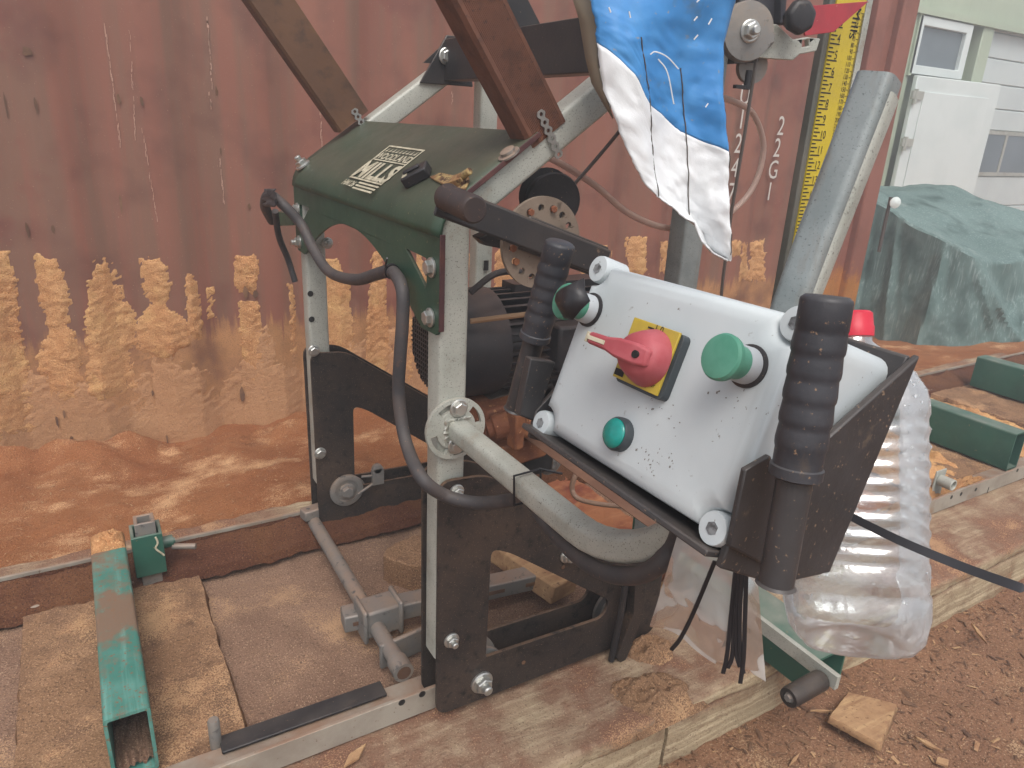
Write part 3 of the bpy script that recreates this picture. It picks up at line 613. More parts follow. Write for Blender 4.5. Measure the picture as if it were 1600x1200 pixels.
# offcut lying on the soil
m = MB(); zg = -.216
quad = [at(*p_, z=zg) for p_ in ((1322, 1087), (1402, 1110), (1372, 1185), (1288, 1133))]
def fo(u, v):
    p_ = quad[0]*(1-u)*(1-v)+quad[1]*u*(1-v)+quad[2]*u*v+quad[3]*(1-u)*v
    e_ = .014 if (.02 < v < .97 and .02 < u < .98) else 0
    return p_+AZ*(e_*(1-.0*u)-.012*(1-v)*u*0+.0012*nz(u*3, v*9, 0, 2)+.012*v+.008*u)+W(.0022*nz(u*5, v*5, 3, 2), .0022*nz(u*5, v*5, 8, 2), 0)
m.grid(22, 22, fo); tag(m.build('offcut', chipm, smooth=40, solid=.004), 'flat square pale offcut lying on the soil at the bottom right', 'wood offcut')
def splinter(pa, pb, z, w, label):
    a, b = at(*pa, z=z), at(*pb, z=z); m = MB(); d = (b-a).normalized(); n = W(-d.y, d.x, 0)
    m.prism([a-n*w*.3, a+(b-a)*.5-n*w, b, a+(b-a)*.4+n*w*.7], (0, 0, .007)); tag(m.build('splinter', chipm, bevel=.001), label, 'splinter')
splinter((535, 1200), (572, 1165), -.052, .012, 'long pale splinter lying below the near rail at the bottom edge')
splinter((1265, 1112), (1305, 1113), -.215, .003, 'thin pale splinter just left of the square offcut on soil')
splinter((1232, 1198), (1250, 1178), -.22, .004, 'thin pale splinter at the bottom edge left of the square offcut')
splinter((1428, 1152), (1475, 1178), -.22, .008, 'broad splinter on soil right of the square offcut')
splinter((1518, 975), (1542, 1008), -.22, .007, 'reddish splinter on the soil at the far right')
splinter((1468, 1185), (1480, 1200), -.22, .02, 'short wide splinter at the bottom edge on the right')

# ================================================================== SAWMILL CARRIAGE
sm = empty('sawmill_carriage', (0, .4, -.05), 'portable bandsaw mill carriage with galvanised posts, green top panel and white control box', 'sawmill')
HW = .027; YF = .82
SQ = rsec(2*HW, 2*HW, .008, 3)
SL = W(.81, 0, .586).normalized(); EZ = .962                      # slope of the upper tubes, elbow height
for y in (0, YF):
    m = MB(); m.tube([W(0, y, .09), W(0, y, EZ-.02), W(.004, y, EZ-.006), W(.018, y, EZ+.008)]+[W(.02, y, EZ+.009)+SL*(.62)], 1, sec=SQ, up=AX); po = m.build('frame_tube', galv, sm, smooth=40)
    if y: 
        for px, py in ((485, 459), (487, 499)): MB().lathe(at(px, py, y=y-HW-.0005), -AY, [(0, .0001), (0, .008), (.0005, .008), (.0005, .0001)], 14).build('hole', ink, po, smooth=0)
    xm = .505 if y else .532
    m = MB(); m.tube([W(xm, y, .05), W(xm, y, 1.75)], 1, sec=rsec(.055, .05, .007, 3), up=AX); mp = m.build('main_post', galv2 if y == 0 else galv, sm, smooth=40)
    if y: MB().box((.5, y-.032, .69), (.515, y-.0295, .72)).build('slot', ink, mp)
def plate_poly(y):
    return rpoly([W(-.03, y, -.04), W(-.032, y, .497), W(.068, y, .49), W(.40, y, .255), W(.555, y, .17), W(.555, y, -.045)], [.03, .03, .03, .04, .04, .04], 5)
def plate_hole(y):
    return rpoly([W(.081, y, .066), W(.083, y, .325), W(.125, y, .305), W(.40, y, .098), W(.385, y, .056)], [.004, .02, .02, .02, .02], 5)
for y, yy in ((-.041, 'near'), (.03, 'near'), (YF-.041, 'far'), (YF+.03, 'far')):
    m = MB(); m.prism(plate_poly(y), (0, .008, 0), [plate_hole(y)]); pl = m.build('base_plate', black, sm, bevel=.0015, smooth=40)
    if y == -.041:
        for p_, r in (((752, 1065), .0185), ((705, 1000), .012), ((885, 868), .012), ((713, 768), .011)):
            MB().bolt(at(*p_, y=-.0415), -AY, r).build('bolt', zinc, pl, smooth=30)
        for p_ in ((880, 886), (818, 1035)): MB().lathe(at(*p_, y=-.0412), -AY, [(0, .0001), (0, .005), (.0006, .005), (.0006, .0001)], 12).build('hole', barkm, pl, smooth=0)
    if abs(y-YF+.041) < .001:
        for p_, r in (((490, 548), .012), ((500, 708), .013)):
            m = MB(); q = at(*p_, y=y-.0005); m.bolt(q, -AY, r, stud=False); m.build('bolt', zinc, pl, smooth=30)
        q = at(541, 765, y=y-.001)
        m = MB(); m.lathe(q, -AY, [(0, .05), (.008, .05), (.01, .046), (.01, .034), (.007, .033), (.007, .0)], 36); m.bolt(q-AY*.007, -AY, .018, stud=False); m.build('wheel_hub', steelg, pl, smooth=35)
        m = MB(); a = at(590, 742, y=y-.012); m.box((-.018, -.006, -.03), (.018, .006, .02), (a, AX, AY, AZ)); m.lathe(a+AZ*.02+AY*.008, -AY, [(0, .016), (.012, .016), (.014, .012)], 18)
        m.tube([at(565, 745, y=y-.012), a+W(-.01, 0, .0)], .004).tube([at(560, 772, y=y-.012), a+W(-.005, 0, -.02)], .004); m.build('wiper', steelg, pl)
for y in (0, YF):
    for x in (.075, .47):
        m = MB(); m.lathe(W(x, y-.024, .012), AY, [(0, .02), (0, .062), (.008, .062), (.012, .05), (.036, .05), (.04, .062), (.048, .062), (.048, .02)], 32); m.build('wheel', steelg, sm)
# wiper arms hanging in front of the near plate
m = MB(); m.tube([at(979, 905, y=-.065), at(970, 960, y=-.065), at(955, 1032, y=-.065)], .0075, 8); m.build('wiper_rod', blackp, sm)
pts = [at(*p_, y=-.075) for p_ in ((993, 905), (1010, 905), (1006, 960), (985, 1015), (975, 1038), (963, 1030), (990, 962))]
m = MB(); m.prism(rpoly(pts, .008, 3), (0, .025, 0)); m.build('wiper_arm', black, sm, bevel=.002)

# green header panel --------------------------------------------------------------
T_ = .006; NS = W(-SL.z, 0, SL.x)                                  # normal of the sloping top
SP0 = W(-.033, 0, .965)                                           # front bend line
def slope_pt(s, y, h=0): return SP0+SL*s+NS*h+AY*y
YA, YB = -.036, YF+.036
sec = []                                                          # profile in x,z: up slope, round bend, down front
Lp = .218
prof = [slope_pt(Lp, 0), slope_pt(.12, 0), slope_pt(.04, 0)]
for i in range(1, 7):
    t = i/6; a_, b_, c_ = slope_pt(.04, 0), slope_pt(.0, 0), W(-.033, 0, .93)
    prof.append(a_*(1-t)**2+b_*2*t*(1-t)+c_*t*t)
m = MB(); nn = len(prof)
ysn = [YA+(YB-YA)*i/24 for i in range(25)]
for i in range(nn):
    for y in ysn: m.v.append(prof[i]+AY*y)
m.f = [(i*25+j, (i+1)*25+j, (i+1)*25+j+1, i*25+j+1) for i in range(nn-1) for j in range(24)]
xf = -.033
def gy(y): return y if y < .41 else y
half = [(YA, .93), (YA, .775), (YA+.02, .763), (.03, .765), (.05, .775)]
arch = []
for i in range(15):
    t = i/14; y = .06+t*.35
    arch.append((y, .775+.112*math.sin(min(1, t*1.02)*math.pi/2)**.95))
outl = [(YA, .93), (YA, .78), (YA+.012, .766), (.036, .764)]+arch+[(.82-y, z) for y, z in reversed(arch[:-1])]+[(.82-.036, .764), (YB-.012, .766), (YB, .78), (YB, .93)]
tri = [at(*p_, x=xf) for p_ in ((634, 388), (667, 404), (666, 452))]
h1 = rpoly([W(xf, p_.y, p_.z) for p_ in tri], .006, 3); h2 = [W(xf, YF-p_.y, p_.z) for p_ in h1]
m2 = MB(); m2.prism([W(xf, y, z) for y, z in outl], (.006, 0, 0), [h1, h2])
hp = m.build('header_panel', green, sm, smooth=40, fix=False); md = hp.modifiers.new('t', 'SOLIDIFY'); md.thickness = .006*S; md.offset = 0
m2.build('header_apron', green, sm, smooth=40, bevel=.001)
m = MB(); m.box((xf-.0015, YA-.0035, .775), (xf+.008, YA-.0005, .935)); m.box((.03, YA-.0035, -.004), (Lp, YA-.0005, .0045), (SP0, SL, AY, NS)); m.build('panel_edge', mat('rusty dark edge', lin('#45292a'), lin('#593631'), 30, rough=.8), hp, bevel=.001)
for p_, r in (((675, 418), .0125), ((673, 496), .0125)):
    MB().bolt(at(*p_, x=xf-.0005), -AX, r, stud=False).build('bolt', zinc, hp, smooth=30)
for y_, z_ in ((YF+.0, .873), (YF+.0, .79)): MB().bolt(W(xf-.0005, y_, z_), -AX, .0125).build('bolt', zinc, hp, smooth=30)
MB().lathe(onpl(796, 242, slope_pt(0, 0, .003), NS), NS, [(0, .019), (.003, .019), (.004, .013), (.009, .013), (.01, .011), (.01, 0)], 18).build('bolt', steelg, hp, smooth=30)
q = onpl(474, 259, slope_pt(0, 0, .003), NS); MB().bolt(q, NS, .015).build('bolt', zinc, hp, smooth=30)
MB().bolt(W(.03, YF-.03, .79), W(0,-1,0), .011).build('bolt', zinc, hp, smooth=30)
# logo on the slope
PO = slope_pt(0, 0, .0042)
TL, TR, BR, BL = [onpl(*p_, PO, NS) for p_ in ((598, 226), (653, 233), (592, 290), (546, 277))]
ex = W(0, -1, 0); ey = SL
def LC(p_): return ((p_-BL).dot(ex), (p_-BL).dot(ey))
wl = (LC(TR)[0]+LC(BR)[0]-LC(TL)[0])/2; hl = (LC(TL)[1]+LC(TR)[1])/2
m = MB(); FL = (BL, ex, ey, NS)
def rect(mb, x0, y0, x1, y1): mb.box((x0, y0, 0), (x1, y1, .0008), FL)
lw_ = .0045
rect(m, 0, 0, wl, lw_); rect(m, 0, hl-lw_, wl, hl); rect(m, 0, lw_, lw_, hl-lw_); rect(m, wl-lw_, lw_, wl, hl-lw_); rect(m, lw_, hl*.56, wl-lw_, hl*.56+.003)
text(m, 'MILLS', hl*.62, BL+ex*wl*.5+ey*hl*.07, ex, ey, 'CENTER', .001, wl/(hl*.62)/2.35, .035)
text(m, 'WOODLAND', hl*.24, BL+ex*wl*.5+ey*hl*.61, ex, ey, 'CENTER', .001, wl/(hl*.24)/6.2, .03)
for i in range(9):                                                # row of saw-tooth pines
    x = lw_*2+i*(wl-lw_*4)/9; w = (wl-lw_*4)/9
    m.add([BL+ex*(x+w*.1)+ey*hl*.82+NS*.001, BL+ex*(x+w*.9)+ey*hl*.82+NS*.001, BL+ex*(x+w*.75)+ey*hl*.94+NS*.001, BL+ex*(x+w*.6)+ey*hl*.86+NS*.001], [(0,1,2,3)])
text(m, 'HM126', hl*.2, BL+ex*0-ey*hl*.2, ex, ey, 'LEFT', .001, wl*.4/(hl*.2)/3.2, .02)
for i in range(3): rect(m, wl*.42, -hl*(.08+.075*i), wl*1.0, -hl*(.04+.075*i))
m.build('logo', logo, hp, smooth=0)
# toggle block + lever notch
q = onpl(655, 280, PO, NS); m = MB(); fr_ = (q, (ex*.6+ey*.8).normalized(), (ex*-.8+ey*.6).normalized(), NS)
m.box((-.026, -.018, 0), (.026, .018, .02), fr_).box((-.02, -.006, .02), (.014, .006, .026), fr_); m.build('switch_block', rubber, hp, bevel=.004)
MB().box((-.022, -.014, .0202), (-.012, .008, .021), fr_).build('switch_label', logo, hp)
m = MB(); q = onpl(722, 288, PO, NS)
m.prism([onpl(*p_, PO, NS) for p_ in ((672, 279), (690, 272), (713, 277), (735, 284), (728, 298), (700, 294))], NS*.004); m.box((-.016, -.012, 0), (.012, .010, .016), (q, (ex*.8+ey*.6).normalized(), (ey*.8-ex*.6).normalized(), NS)).cyl(q+NS*.012+ex*.004, q+NS*.02+ex*.03+ey*.012, .006); m.build('latch', mat('rusty orange brown', lin('#7d5a3a'), lin('#a08a5c'), 40, rough=.8, dark=lin('#4d3526'), dks=90, dkt=(.5,.6)), hp, bevel=.003)

# cross bar between the slope tubes --------------------------------------------------
m = MB(); cxb = .365
m.box((cxb-.006, .03, 1.205), (cxb, YF-.03, 1.305)).box((cxb, .03, 1.205), (cxb+.05, YF-.03, 1.211)).box((cxb, .03, 1.299), (cxb+.05, YF-.03, 1.305))
cb = m.build('crossbar', blackp, sm, bevel=.002)
for y in (.028, YF-.036):
    MB().prism([W(cxb+a, y, 1.255+b) for a, b in ((-.075, -.06), (.08, -.06), (.055, .06), (-.0, .06))], (0, .008, 0)).build('end_plate', blackp, cb, bevel=.002)
m = MB(); m.prism([at(*p_, y=.45) for p_ in ((775, -20), (815, -20), (848, 45), (800, 60))], (0, .006, 0)); m.build('gusset', blackp, cb)
bq = at(697, 88, y=YF-.04); MB().bolt(bq, -AY, .016, stud=False).build('bolt', zinc, cb, smooth=30)
m = MB(); m.prism([at(*p_, y=YF-.034) for p_ in ((662, 98), (692, 101), (740, 112), (735, 80), (700, 62))], (0, .006, 0)); m.build('gusset', blackp, cb)

# pivot flange, arm and push tube ----------------------------------------------------
FC = at(710, 668, y=-HW-.001); m = MB(); yv = -HW-.001
def circ(c, r, n=40, a0=0, a1=2*math.pi): return [c+W(math.cos(a0+(a1-a0)*i/n)*r, 0, math.sin(a0+(a1-a0)*i/n)*r) for i in range(n)]
def slotp(a0, a1, r0, r1, k=8):
    o = [FC+W(math.cos(math.radians(a0+(a1-a0)*i/k))*r1, 0, math.sin(math.radians(a0+(a1-a0)*i/k))*r1) for i in range(k+1)]
    return o+[FC+W(math.cos(math.radians(a1+(a0-a1)*i/k))*r0, 0, math.sin(math.radians(a1+(a0-a1)*i/k))*r0) for i in range(k+1)]
m.prism(circ(FC, .058), (0, -.008, 0), [slotp(a, a+48, .04, .05) for a in (10, 75, 120+12, 195, 255, 312)][0:0]+[slotp(5, 50, .038, .05), slotp(80, 135, .038, .05), slotp(190, 245, .038, .05), slotp(265, 320, .038, .05)])
pf = m.build('pivot_flange', galv, sm, bevel=.001)
for p_ in ((716, 637), (712, 695)): MB().bolt(at(*p_, y=yv-.008), -AY, .0125, stud=False).build('bolt', zinc, pf, smooth=30)
YT = -.60; TU = W(.31, 0, 1).normalized()
RB = .20; A0 = W(FC.x+.003, 0, FC.z-.002)
path = [A0+AY*(-.036), A0+AY*(-.2), A0+AY*(YT+RB)]
for i in range(1, 13):
    a = math.pi/2*i/12; path.append(A0+AY*(YT+RB-RB*math.sin(a))+TU*(RB-RB*math.cos(a)))
topd = 0.70
path += [A0+AY*YT+TU*.3, A0+AY*YT+TU*.585]
ts = .038; SQT = rsec(ts, ts, .011, 4); c45 = math.cos(math.radians(8)); s45 = math.sin(math.radians(8))
m = MB(); m.tube(path, 1, sec=SQT, up=AZ, cap=True); m.build('push_tube', galv, sm, smooth=40)
# upright above the box, turned on its corner
c30, s30 = math.cos(math.radians(13)), math.sin(math.radians(13))
UO = at(1275, 380, y=YT); UE = at(1374, 122, y=YT)
ud = (UE-UO).normalized(); m = MB(); m.tube([A0+AY*YT+TU*.29, UO, UE], .98, sec=[(a*c30-b*s30, a*s30+b*c30) for a, b in rsec(ts, ts, .009, 4)], up=AY); m.build('push_upright', galv2, sm, smooth=40)
m = MB(); m.ring(FC+W(0, -.0085, 0), FC+W(0, -.0135, 0), .031, .02, 4)
m = MB()
for a, b in (((-1, 1), (1, 1)), ((-1, 1), (-1, -1))):
    P0 = A0+W(a[0]*.023, -.0345, a[1]*.021); P1 = A0+W(b[0]*.023, -.0345, b[1]*.021)
    m.tube([P0+(P1-P0)*t/12+W(.002*math.sin(t*3), .001*math.cos(t*4), .002*math.cos(t*2.6)) for t in range(13)], [.0045*(1+.25*math.sin(t*2.3)) for t in range(13)], 8)
m.build('weld_bead', mat('weld silver', lin('#b4b4aa'), rough=.4, metal=.6), pf, smooth=60)
m = MB(); q0 = at(833, 757, y=-.27)
m.tube([A0+W(a*.024, -.275+o, b*.024) for a, b, o in ((-1, -1, 0), (-1.02, 1, .004), (1, 1.02, .006), (1.02, -1, .003), (-1, -1, 0))], .0022, 6); m.tube([A0+W(.02, -.27, .026), A0+W(.05, -.29, .02)], .002, 6); m.build('tie_wrap', tieb, sm)

# control box ------------------------------------------------------------------------
BU = W(.3438, .0195, .9388); BR_ = W(.0015, -.9998, .0203); BN = BR_.cross(BU)
BO = W(-.1053, -.6233, .8944); FRB = (BO, BR_, BU, BN)
def bp3(r, u, n=0): return BO+BR_*r+BU*u+BN*n
x0, x1, u0, u1 = -.1275, .1285, -.0905, .0905
def lid_outline(ins=0, notch=.022):
    a, b, c, d = x0+ins, x1-ins, u0+ins, u1-ins; k = notch
    pts = []
    def arc(cx, cy, a0, a1): return [(cx+k*math.cos(math.radians(a0+(a1-a0)*i/6)), cy+k*math.sin(math.radians(a0+(a1-a0)*i/6))) for i in range(7)]
    pts += arc(a, c, 90, 0)[::1] + arc(b, c, 180, 90) + arc(b, d, 270, 180) + arc(a, d, 0, -90)
    return pts
cbx_ = empty('control_box', bp3(0, 0, -.08), None, None); cbx_.parent = sm; cbx_.location = (bp3(0, 0, -.08)-parent_org(sm))*S
del_ = None
def cbuild(m, n, mt, **k): return m.build(n, mt, cbx_, **k)
m = MB(); n0 = len(lid_outline())
rings = [(-.034, 0), (-.012, 0), (-.005, .003), (-.001, .009), (.0, .016)]
for dn_, ins in rings:
    o_ = lid_outline(0)
    cx, cy = (x0+x1)/2, (u0+u1)/2
    for (a, b) in o_:
        m.v.append(bp3(cx+(a-cx)*(1-ins/.131), cy+(b-cy)*(1-ins/.088), dn_))
for i in range(len(rings)-1):
    for j in range(n0): m.f.append((i*n0+j, i*n0+(j+1) % n0, (i+1)*n0+(j+1) % n0, (i+1)*n0+j))
m.f.append(tuple((len(rings)-1)*n0+j for j in range(n0))); m.f.append(tuple(reversed(range(n0))))
cbuild(m, 'lid', white, smooth=50)
m = MB(); m.prism(rpoly([bp3(x0+.003, u0+.003, -.145), bp3(x1-.003, u0+.003, -.145), bp3(x1-.003, u1-.003, -.145), bp3(x0+.003, u1-.003, -.145)], .018, 5), BN*.108); cbuild(m, 'case', white, bevel=.002)
m = MB(); m.prism(rpoly([bp3(x0+.001, u0+.001, -.037), bp3(x1-.001, u0+.001, -.037), bp3(x1-.001, u1-.001, -.037), bp3(x0+.001, u1-.001, -.037)], .01, 3), BN*.004); cbuild(m, 'gasket', greyp)
for (r_, u_c, sx_, sy_, nn_) in ((.045, -.062, .016, .012, 26), (.098, .02, .02, .02, 16), (-.09, .02, .016, .012, 12), (.03, -.018, .02, .01, 14)):
    m = MB()
    for _ in range(nn_):
        a_, b_ = r_+random.gauss(0, sx_*.6), u_c+random.gauss(0, sy_*.6); w_, h_ = random.uniform(.0003, .0009), random.uniform(.0003, .0012); q_ = random.uniform(-.6, .6)
        m.add([bp3(a_-w_, b_-h_, .0003), bp3(a_+w_, b_-h_*.6+q_*w_, .0003), bp3(a_+w_*.7, b_+h_, .0003), bp3(a_-w_, b_+h_*.5, .0003)], [(0, 1, 2, 3)])
    cbuild(m, 'grime', mat('grey grime', lin('#77706a'), rough=.8), smooth=0)['kind'] = 'stuff'
for (a, b) in ((x0+.004, u0+.004), (x1-.006, u0+.006), (x1-.006, u1-.006), (x0+.006, u1-.006)):
    m = MB(); rr = .0142; m.lathe(bp3(a, b, -.034), BN, [(0, rr), (.028, rr), (.0315, rr*.93), (.032, rr*.5), (.032, 0)], 28); s_ = cbuild(m, 'corner_screw', white, smooth=40)
    m = MB(); m.tube([bp3(a, b, -.0025), bp3(a, b, -.0012)], [.0056, .0056], 6); m.build('socket', mat('socket grey', lin('#7d7f80'), lin('#4a4a4a'), 150, rough=.6), cbx_, smooth=0)
def disc(r, u, prof, name, mt, n=32): 
    m = MB(); m.lathe(bp3(r, u), BN, prof, n); return cbuild(m, name, mt, smooth=35)
for r, u, nm in ((.0995, .0425, 'right'), (-.1065, .0425, 'left')):
    disc(r, u, [(0, 0), (0, .0175), (.002, .0175), (.003, .015)], 'button_gasket', rubber)
    disc(r, u, [(.0005, .0150), (.012, .0146), (.014, .0135), (.014, 0)], 'button_collar', greybtn)
    b_ = disc(r, u, [(.013, .0132), (.026, .0135), (.028, .0165), (.030, .0182), (.034, .0185), (.0365, .017), (.0378, .012), (.038, 0)], 'push_button', teal)
    b_['label'] = 'green mushroom button, %s one' % ('bare right hand' if nm == 'right' else 'left hand with torn black cover')
m = MB()                                                          # torn black rubber over the left button
out_ = [(872, 478), (876, 460), (888, 448), (902, 441), (913, 436), (914, 452), (922, 470), (908, 484), (896, 499), (882, 496)]
Q0 = bp3(-.1065, .0425, .045); cen = onpl(892, 468, Q0, BN)+BN*.010                        # leaf of torn rubber hooked over the button
ring0 = [onpl(*q_, Q0-BN*(.012 if i_ in (0, 1, 2, 9) else -.004), BN) for i_, q_ in enumerate(out_)]
m.v = [cen]+[cen*.5+q_*.5+BN*.006 for q_ in ring0]+ring0; k_ = len(ring0)
m.f = [(0, 1+i_, 1+(i_+1) % k_) for i_ in range(k_)]+[(1+i_, 1+k_+i_, 1+k_+(i_+1) % k_, 1+(i_+1) % k_) for i_ in range(k_)]
cbuild(m, 'torn_cover', rubber, smooth=70, solid=.0025)
# selector switch
pc = (.0005, .0212); w2, h2_ = .0302, .0287
def sq(w, h, n): return [bp3(pc[0]-w, pc[1]-h, n), bp3(pc[0]+w, pc[1]-h, n), bp3(pc[0]+w, pc[1]+h, n), bp3(pc[0]-w, pc[1]+h, n)]
m = MB(); m.prism(rpoly([p_+BR_*.003-BU*.002 for p_ in sq(w2+.001, h2_+.001, .0)], .006, 4), BN*.009); cbuild(m, 'switch_base', greyp, bevel=.0015)
m = MB(); m.prism(sq(w2, h2_, .0092), BN*.0025); cbuild(m, 'switch_plate', yellow, bevel=.0006)
m = MB(); PT = lambda r, u: bp3(pc[0]+r, pc[1]+u, .0121)
text(m, 'Schneider', .0058, PT(.002, -.0232), BR_, BU, 'LEFT', .0002); text(m, 'Electric', .0030, PT(.007, -.0262), BR_, BU, 'LEFT', .0002)
m.box((-.0285, -.0262, 0), (-.0165, -.020, .0004), (PT(0, 0), BR_, BU, BN))
text(m, 'I', .009, PT(.002, .0225), BR_, BU, 'CENTER', .0002); text(m, '0', .009, PT(.009, .0225), BR_, BU, 'CENTER', .0002); m.box((-.008, .0235, 0), (-.0005, .025, .0004), (PT(0, 0), BR_, BU, BN))
cbuild(m, 'switch_print', ink, smooth=0)
kc = bp3(.0065, .0202, .0118); hd = (-BR_*.999-BU*.02).normalized(); hs = BN.cross(hd)
m = MB(); rk = .0262
def kn(u, v):
    # domed knob pinched along the pointer direction
    a = u*2*math.pi; ca, sa = math.cos(a), math.sin(a)
    h = [0, .004, .010, .016, .020, .0225, .0235][int(round(v*6))]; rr = [1, 1, .98, .92, .78, .45, 0.0][int(round(v*6))]*rk
    pin = 1-.22*min(1, h/.018)
    px_, py_ = ca*rr, sa*rr*pin
    return kc+hd*px_+hs*py_+BN*h
m.grid(49, 7, kn)
kb = cbuild(m, 'switch_knob', red, smooth=70)
m = MB(); 
def hb(a, w, h0, h1): return [kc+hd*a+hs*s_*w+BN*h for s_, h in ((-1, h0), (1, h0), (1, h1), (-1, h1))]
R_ = [hb(-.021, .0075, .008, .0235), hb(-.008, .0095, .006, .0285), hb(.012, .0088, .005, .031), hb(.026, .0062, .008, .0315), hb(.051, .0056, .017, .0315)]
vs = [p_ for r_ in R_ for p_ in r_]; fs = [(i*4+j, i*4+(j+1) % 4, (i+1)*4+(j+1) % 4, (i+1)*4+j) for i in range(4) for j in range(4)]+[(3,2,1,0), (16,17,18,19)]
m.add(vs, fs); cbuild(m, 'switch_lever', red, bevel=.0025, smooth=50)
m = MB(); m.box((.026, -.0019, .0316), (.052, .0019, .0322), (kc, hd, hs, BN)).box((.0508, -.0048, .0175), (.0538, .0048, .0318), (kc, hd, hs, BN)); cbuild(m, 'pointer_mark', logo, bevel=.001)
m = MB(); m.lathe(kc+hd*-.011+hs*.0+BN*.024, BN, [(0, .0034), (.0048, .0034), (.0048, 0)], 16); cbuild(m, 'knob_hole', ink)
disc(-.0035, -.0545, [(0, 0), (0, .0158), (.007, .0158), (.0095, .0145)], 'lamp_bezel', greyp)
disc(-.0035, -.0545, [(.006, .0135), (.0105, .0138), (.0125, .012), (.0138, .007), (.0142, 0)], 'indicator_lamp', lampm)
# black tray
m = MB(); th = .006
def tr2(y0, y1, poly): m.prism([W(x, y0, z) for x, z in poly], (0, y1-y0, 0))
bt0, bt1 = BO+BU*(u0-.006)+BN*.006, BO+BU*(u0-.006)+BN*-.15
bt0b, bt1b = bt0-BU*th, bt1-BU*th
tr2(-.757, -.484, [(bt0.x, bt0.z), (bt1.x, bt1.z), (bt1b.x, bt1b.z), (bt0b.x, bt0b.z)])
tp = W(.068, 0, .937)
tr2(-.7635, -.757, [(.070, .938), (-.085, .853), (-.128, .815), (-.134, .79), (-.062, .752), (.012, .741)])
tr2(-.484, -.478, [(.060, .925), (-.085, .853), (-.128, .815), (-.134, .785), (-.062, .752), (.012, .741)])
tr2(-.757, -.484, [(.068, .936), (.062, .936), (bt1.x-.006, bt1.z), (bt1.x, bt1.z)])
m.build('control_tray', trayb, sm, bevel=.0015)
# handles with ribbed grips
def handle(pt, pb, gl, label, grip_l):
    d = (pb-pt).normalized(); L_ = (pb-pt).length; m = MB()
    m.lathe(pt+d*.01, d, [(0, .0125), (L_-.012, .0125), (L_-.01, .0145)]+[(L_-.01, .011), (L_*.9, .011)], 24)
    h = m.build('handle_bar', trayb, sm, smooth=40); h['label'] = label
    m = MB(); pr = [(0, .0), (0, .014), (.002, .0165)]
    nr = 5; h0 = .022; st = (grip_l-.045)/nr
    pr += [(.004, .017), (h0, .0172)]
    for i in range(nr):
        a = h0+i*st; pr += [(a+.0008, .0168), (a+st*.25, .0171), (a+st*.7, .0178), (a+st-.001, .0176)]
    a = h0+nr*st; pr += [(a+.002, .0168), (grip_l-.01, .0168), (grip_l-.009, .0182), (grip_l-.002, .0182), (grip_l, .014)]
    m.lathe(pt, d, pr, 32); m.build('grip', gripm, h, smooth=40); return h
pt = at(1293, 462, y=-.786); pb = at(1212, 914, x=pt.x-.10*.23)
handle(pt, pb, 0, 'right hand push handle, larger in view', .128)
pl_ = at(876, 378, y=-.436); pbl = at(805, 640, x=pl_.x-.12*.2)
handle(pl_, pbl, 0, 'left hand push handle, behind the box edge', .118)
m = MB()
yg = -.768; m.prism([at(*p_, y=yg) for p_ in ((1165, 735), (1205, 712), (1215, 740), (1212, 892), (1140, 855))], (0, .005, 0))
m.build('handle_gusset', trayb, sm, bevel=.0015)
m = MB()
m.prism([at(*p_, y=-.482) for p_ in ((830, 560), (868, 566), (838, 660), (812, 650))], (0, .012, 0)); m.build('handle_gusset', trayb, sm, bevel=.0015)

# height crank ------------------------------------------------------------------------
DC = at(847, 380, y=-.075); m = MB()
holes = []
for i in range(16):
    a = 2*math.pi*i/16+.1; holes.append([DC+W(math.cos(a)*.058+math.cos(b)*.0062, 0, math.sin(a)*.058+math.sin(b)*.0062) for b in [k*math.pi/4 for k in range(8)]])
m.prism(circ(DC, .076, 48), (0, .008, 0), holes); dk = m.build('index_disc', discm, sm, bevel=.001)
m = MB(); m.cyl(DC+AY*.008, DC+AY*.06, .02).cyl(DC+AY*.02, W(DC.x, .02, DC.z), .012); m.build('shaft', rusty, dk)
m = MB()
for i in (0, 3, 5, 8, 9, 12, 15):
    a = 2*math.pi*i/16+.1; m.bolt(DC+W(math.cos(a)*.058, -.0005, math.sin(a)*.058), -AY, .006, stud=False, washer=False)
m.build('stud', rusty, dk)
h0 = at(702, 318, y=-.098); h1 = at(947, 412, y=-.098); cd = (h1-h0).normalized(); cu = cd.cross(AY)
m = MB(); m.box((-.02, -.004, -.024), ((h1-h0).length, .004, .024), (h0, cd, AY, cu)); ck = m.build('height_crank', blackp, sm, bevel=.004)
m = MB(); m.box((.145, .006, -.028), ((h1-h0).length+.0, .012, .028), (h0, cd, AY, cu)); m.build('ratchet_bar', blackp, ck, bevel=.003)
hh = at(697, 308, y=-.1); he = hh+W(.02, -.115, -.02)
q1 = at(742, 328, y=hh.y-.105); m = MB(); m.lathe(hh, (q1-hh), [(0, .019), (.006, .021), (.01, .0195), ((q1-hh).length-.004, .0195), ((q1-hh).length, .0165), ((q1-hh).length, 0)], 28); m.build('crank_handle', mat('dirty brown black rubber', lin('#352c2b'), lin('#47372f'), 14, rough=.5, speck=lin('#7a5d48'), sps=220, spt=(.64, .72)), ck, smooth=40)
